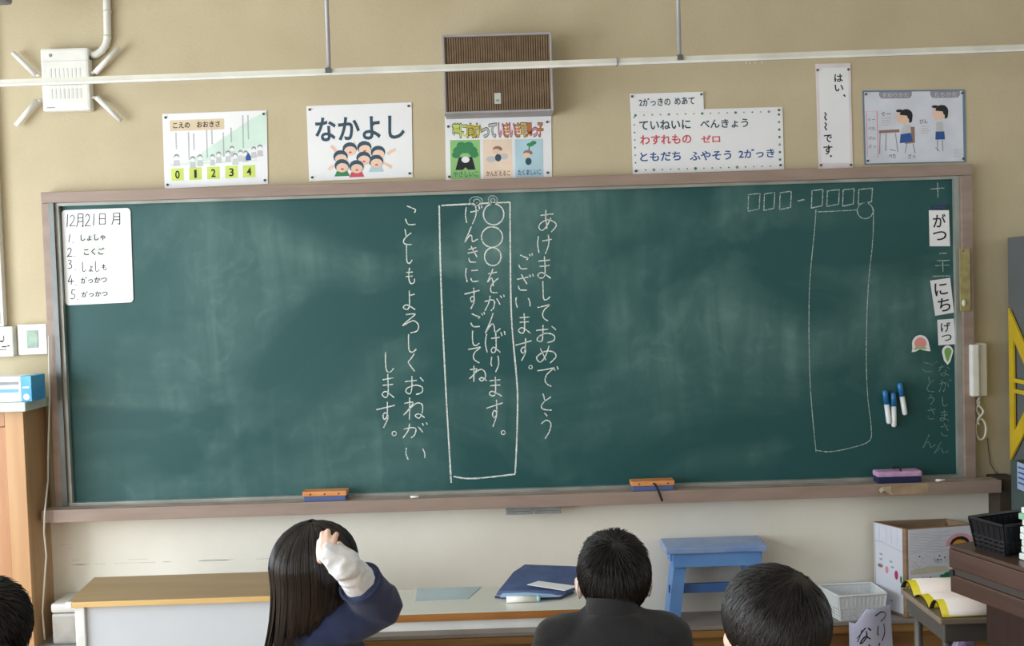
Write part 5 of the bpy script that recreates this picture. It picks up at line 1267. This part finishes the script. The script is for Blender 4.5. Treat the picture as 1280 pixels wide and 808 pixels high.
# --- child cut off at lower left
YL = -2.13; hc = at(-17, 789, YL)
t, M4 = seated('person', 'child with black hair and black jacket cut off at lower left', hc, radians(8), radians(-15), M_black, seed=4, pelvis_y=YL-.06, torso_x=hc.x+.02, shz=.935, ear=.064)
short_hair(M4, t, M_hair2, 12, .005, -.6, 2400, (.03, .055), (.081, .096, .088), (0, -.3, .95), .35, -.55)

# --- girl with long hair, hand on head
YG = -1.88; hc = at(395, 711, YG)
gx = at(396, 790, YG-.03).x
wr_ = at(432, 707, YG-.125); kn = at(410, 690, YG-.132)
d_up = (kn-wr_).normalized(); sd = d_up.cross(Vector((0, -1, 0))).normalized()   # sideways across the palm
def fg(o_, l, px, py, bend=.012):
    r0 = kn+sd*o_; e_ = at(px, py, YG-.124); m_ = r0.lerp(e_, .5)+Vector((0, -.007, 0)); return (r0, m_, e_)
fing = [fg(-.024, 0, 399, 677), fg(-.012, 0, 403, 667), fg(.002, 0, 410, 664), fg(.014, 0, 420.5, 668)]
if (kn+sd*.02-at(405, 690, YG-.128)).length < (kn-sd*.02-at(405, 690, YG-.128)).length:
    fing = [fg(.024, 0, 399, 677), fg(.012, 0, 403, 667), fg(-.002, 0, 410, 664), fg(-.016, 0, 420.5, 668)]
rr_ = {'shoulder': at(402, 792, YG-.03), 'elbow': at(474, 757, YG-.02), 'wrist': wr_, 'palm': kn, 'fingers': fing, 'cuff': .60,
       'thumb': (wr_.lerp(kn, .4)+Vector((.016, .0, .0)), wr_.lerp(kn, .8)+Vector((.026, .010, .004)), at(424, 680, YG-.105))}
t, M1 = seated('person', 'girl with long straight black hair resting her sleeved hand on her head', hc, radians(-30), radians(-4), M_navy, seed=1, torso_x=gx, torso_yaw=radians(-58), pelvis_y=YG+.01, raise_right=rr_, voxel=.0035, shz=.868, collar=None)
# white sleeve: forearm, wrist roll, cuff over the palm
sl = MB(); e0 = rr_['elbow'].lerp(wr_, .42)
sl.cone(e0, wr_.lerp(e0, .12), .037, .030); sl.cone(wr_.lerp(e0, .10), wr_.lerp(kn, -.02), .027, .027)
sl.cone(wr_.lerp(kn, .10), kn.lerp(wr_, .10), .0375, .0265, flat=.9)
fused(sl, 'white_sleeve', M_cloth_w, t, .0035, 2, .0028, 30, 4)
# sleeve hem of the jacket with a small stand-off point
he = rr_['elbow'].lerp(wr_, .585); ax = (wr_-rr_['elbow']).normalized(); a1 = ax.cross(Vector((0, 0, 1))).normalized(); a2 = ax.cross(a1); hem = MB()
ring = [he+(a1*cos(2*pi*k/28)+a2*sin(2*pi*k/28))*.0455 for k in range(28)]
hem.tube(ring+[ring[0]], .0028, 6, False); hem.build('sleeve_hem', M_navy, t, True)
# long hair
rnd = random.Random(21); mb = MB(); c0 = Vector((0, -.004, .014)); HX, HY, HZ = .090, .102, .092
Minv = M1.inverted(); DOWN = (Minv.to_3x3()@Vector((0, 0, -1))).normalized(); LEFT = (Minv.to_3x3()@Vector((-1, 0, 0))).normalized()
def hair_path(ph, r_mul, L, sway, n=9, wob=0):
    """from the parting over the head, then hanging"""
    pts = []; th = radians(4); d0 = None
    R = Vector((cos(ph), sin(ph), 0)); arcl = radians(98)
    for k in range(n//2+1):
        a_ = th+(arcl-th)*k/(n//2); pts.append(c0+Vector((R.x*sin(a_)*HX, R.y*sin(a_)*HY, cos(a_)*HZ))*r_mul)
    p = pts[-1].copy(); seg = L/(n-n//2)
    for k in range(n-n//2):
        f = (k+1)/(n-n//2)
        rad = Vector((R.x, R.y, 0))
        p = p+DOWN*seg-rad*seg*(.06+.05*f)+LEFT*seg*sway*f+Vector((wob*sin(3*f+ph*5), wob*cos(4*f+ph*3), 0))*.3; pts.append(p.copy())
    return pts
def is_face(ph): # hair parted at the front: keep the face clear
    return .30*pi < ph % (2*pi) < .70*pi
nsh = 60; cols = []
for i in range(nsh):
    ph = radians(126)+radians(288)*i/(nsh-1); wl = M1.to_3x3()@Vector((cos(ph), sin(ph), 0)); f = (wl.x+1)/2
    cols.append(hair_path(ph, .965+.012*noise.noise(Vector((i*.6, 0, 0))), .145-.085*f, .22, 17))
vs = [p for c in cols for p in c]; m_ = len(cols[0])
mb.add(vs, [(i*m_+k, (i+1)*m_+k, (i+1)*m_+k+1, i*m_+k+1) for i in range(nsh-1) for k in range(m_-1)])
topcap = [hair_path(2*pi*i/24, .96, .001, 0, 17)[:8] for i in range(24)]
vs = [p for c in topcap for p in c]; mb.add(vs, [(i*8+k, ((i+1) % 24)*8+k, ((i+1) % 24)*8+k+1, i*8+k+1) for i in range(24) for k in range(7)])
for n_ in range(1700):
    ph = radians(122)+radians(296)*rnd.random(); wl = M1.to_3x3()@Vector((cos(ph), sin(ph), 0)); f = (wl.x+1)/2
    lk = round(ph*9+rnd.uniform(-.35, .35))/9; nz = noise.noise(Vector((lk*7.3, 1.7, 0))); nz2 = noise.noise(Vector((lk*11.1, 5.2, 3)))
    P = hair_path(ph+(lk-ph)*.25, .992+.026*nz+rnd.uniform(-.010, .010), (.168-.100*f)*(1+.22*nz2)*rnd.uniform(.86, 1.06), .26+.16*nz+rnd.uniform(-.03, .05), 17, .0012+.003*abs(nz2))
    mb.tube(P, [.0014]*14+[.0013, .0011, .0008, .0003], 3, False)
for (dx, l) in ((0, .19), (.01, .18), (.02, .175), (.05, .16)):   # stray ends at the left
    P = hair_path(radians(200)+dx*8+radians(30), 1.0, l, .42, 11); mb.tube(P, [.0016]*(len(P)-1)+[.0003], 3, False)
mb.xf(M1).build('hair', M_hair, t, True)
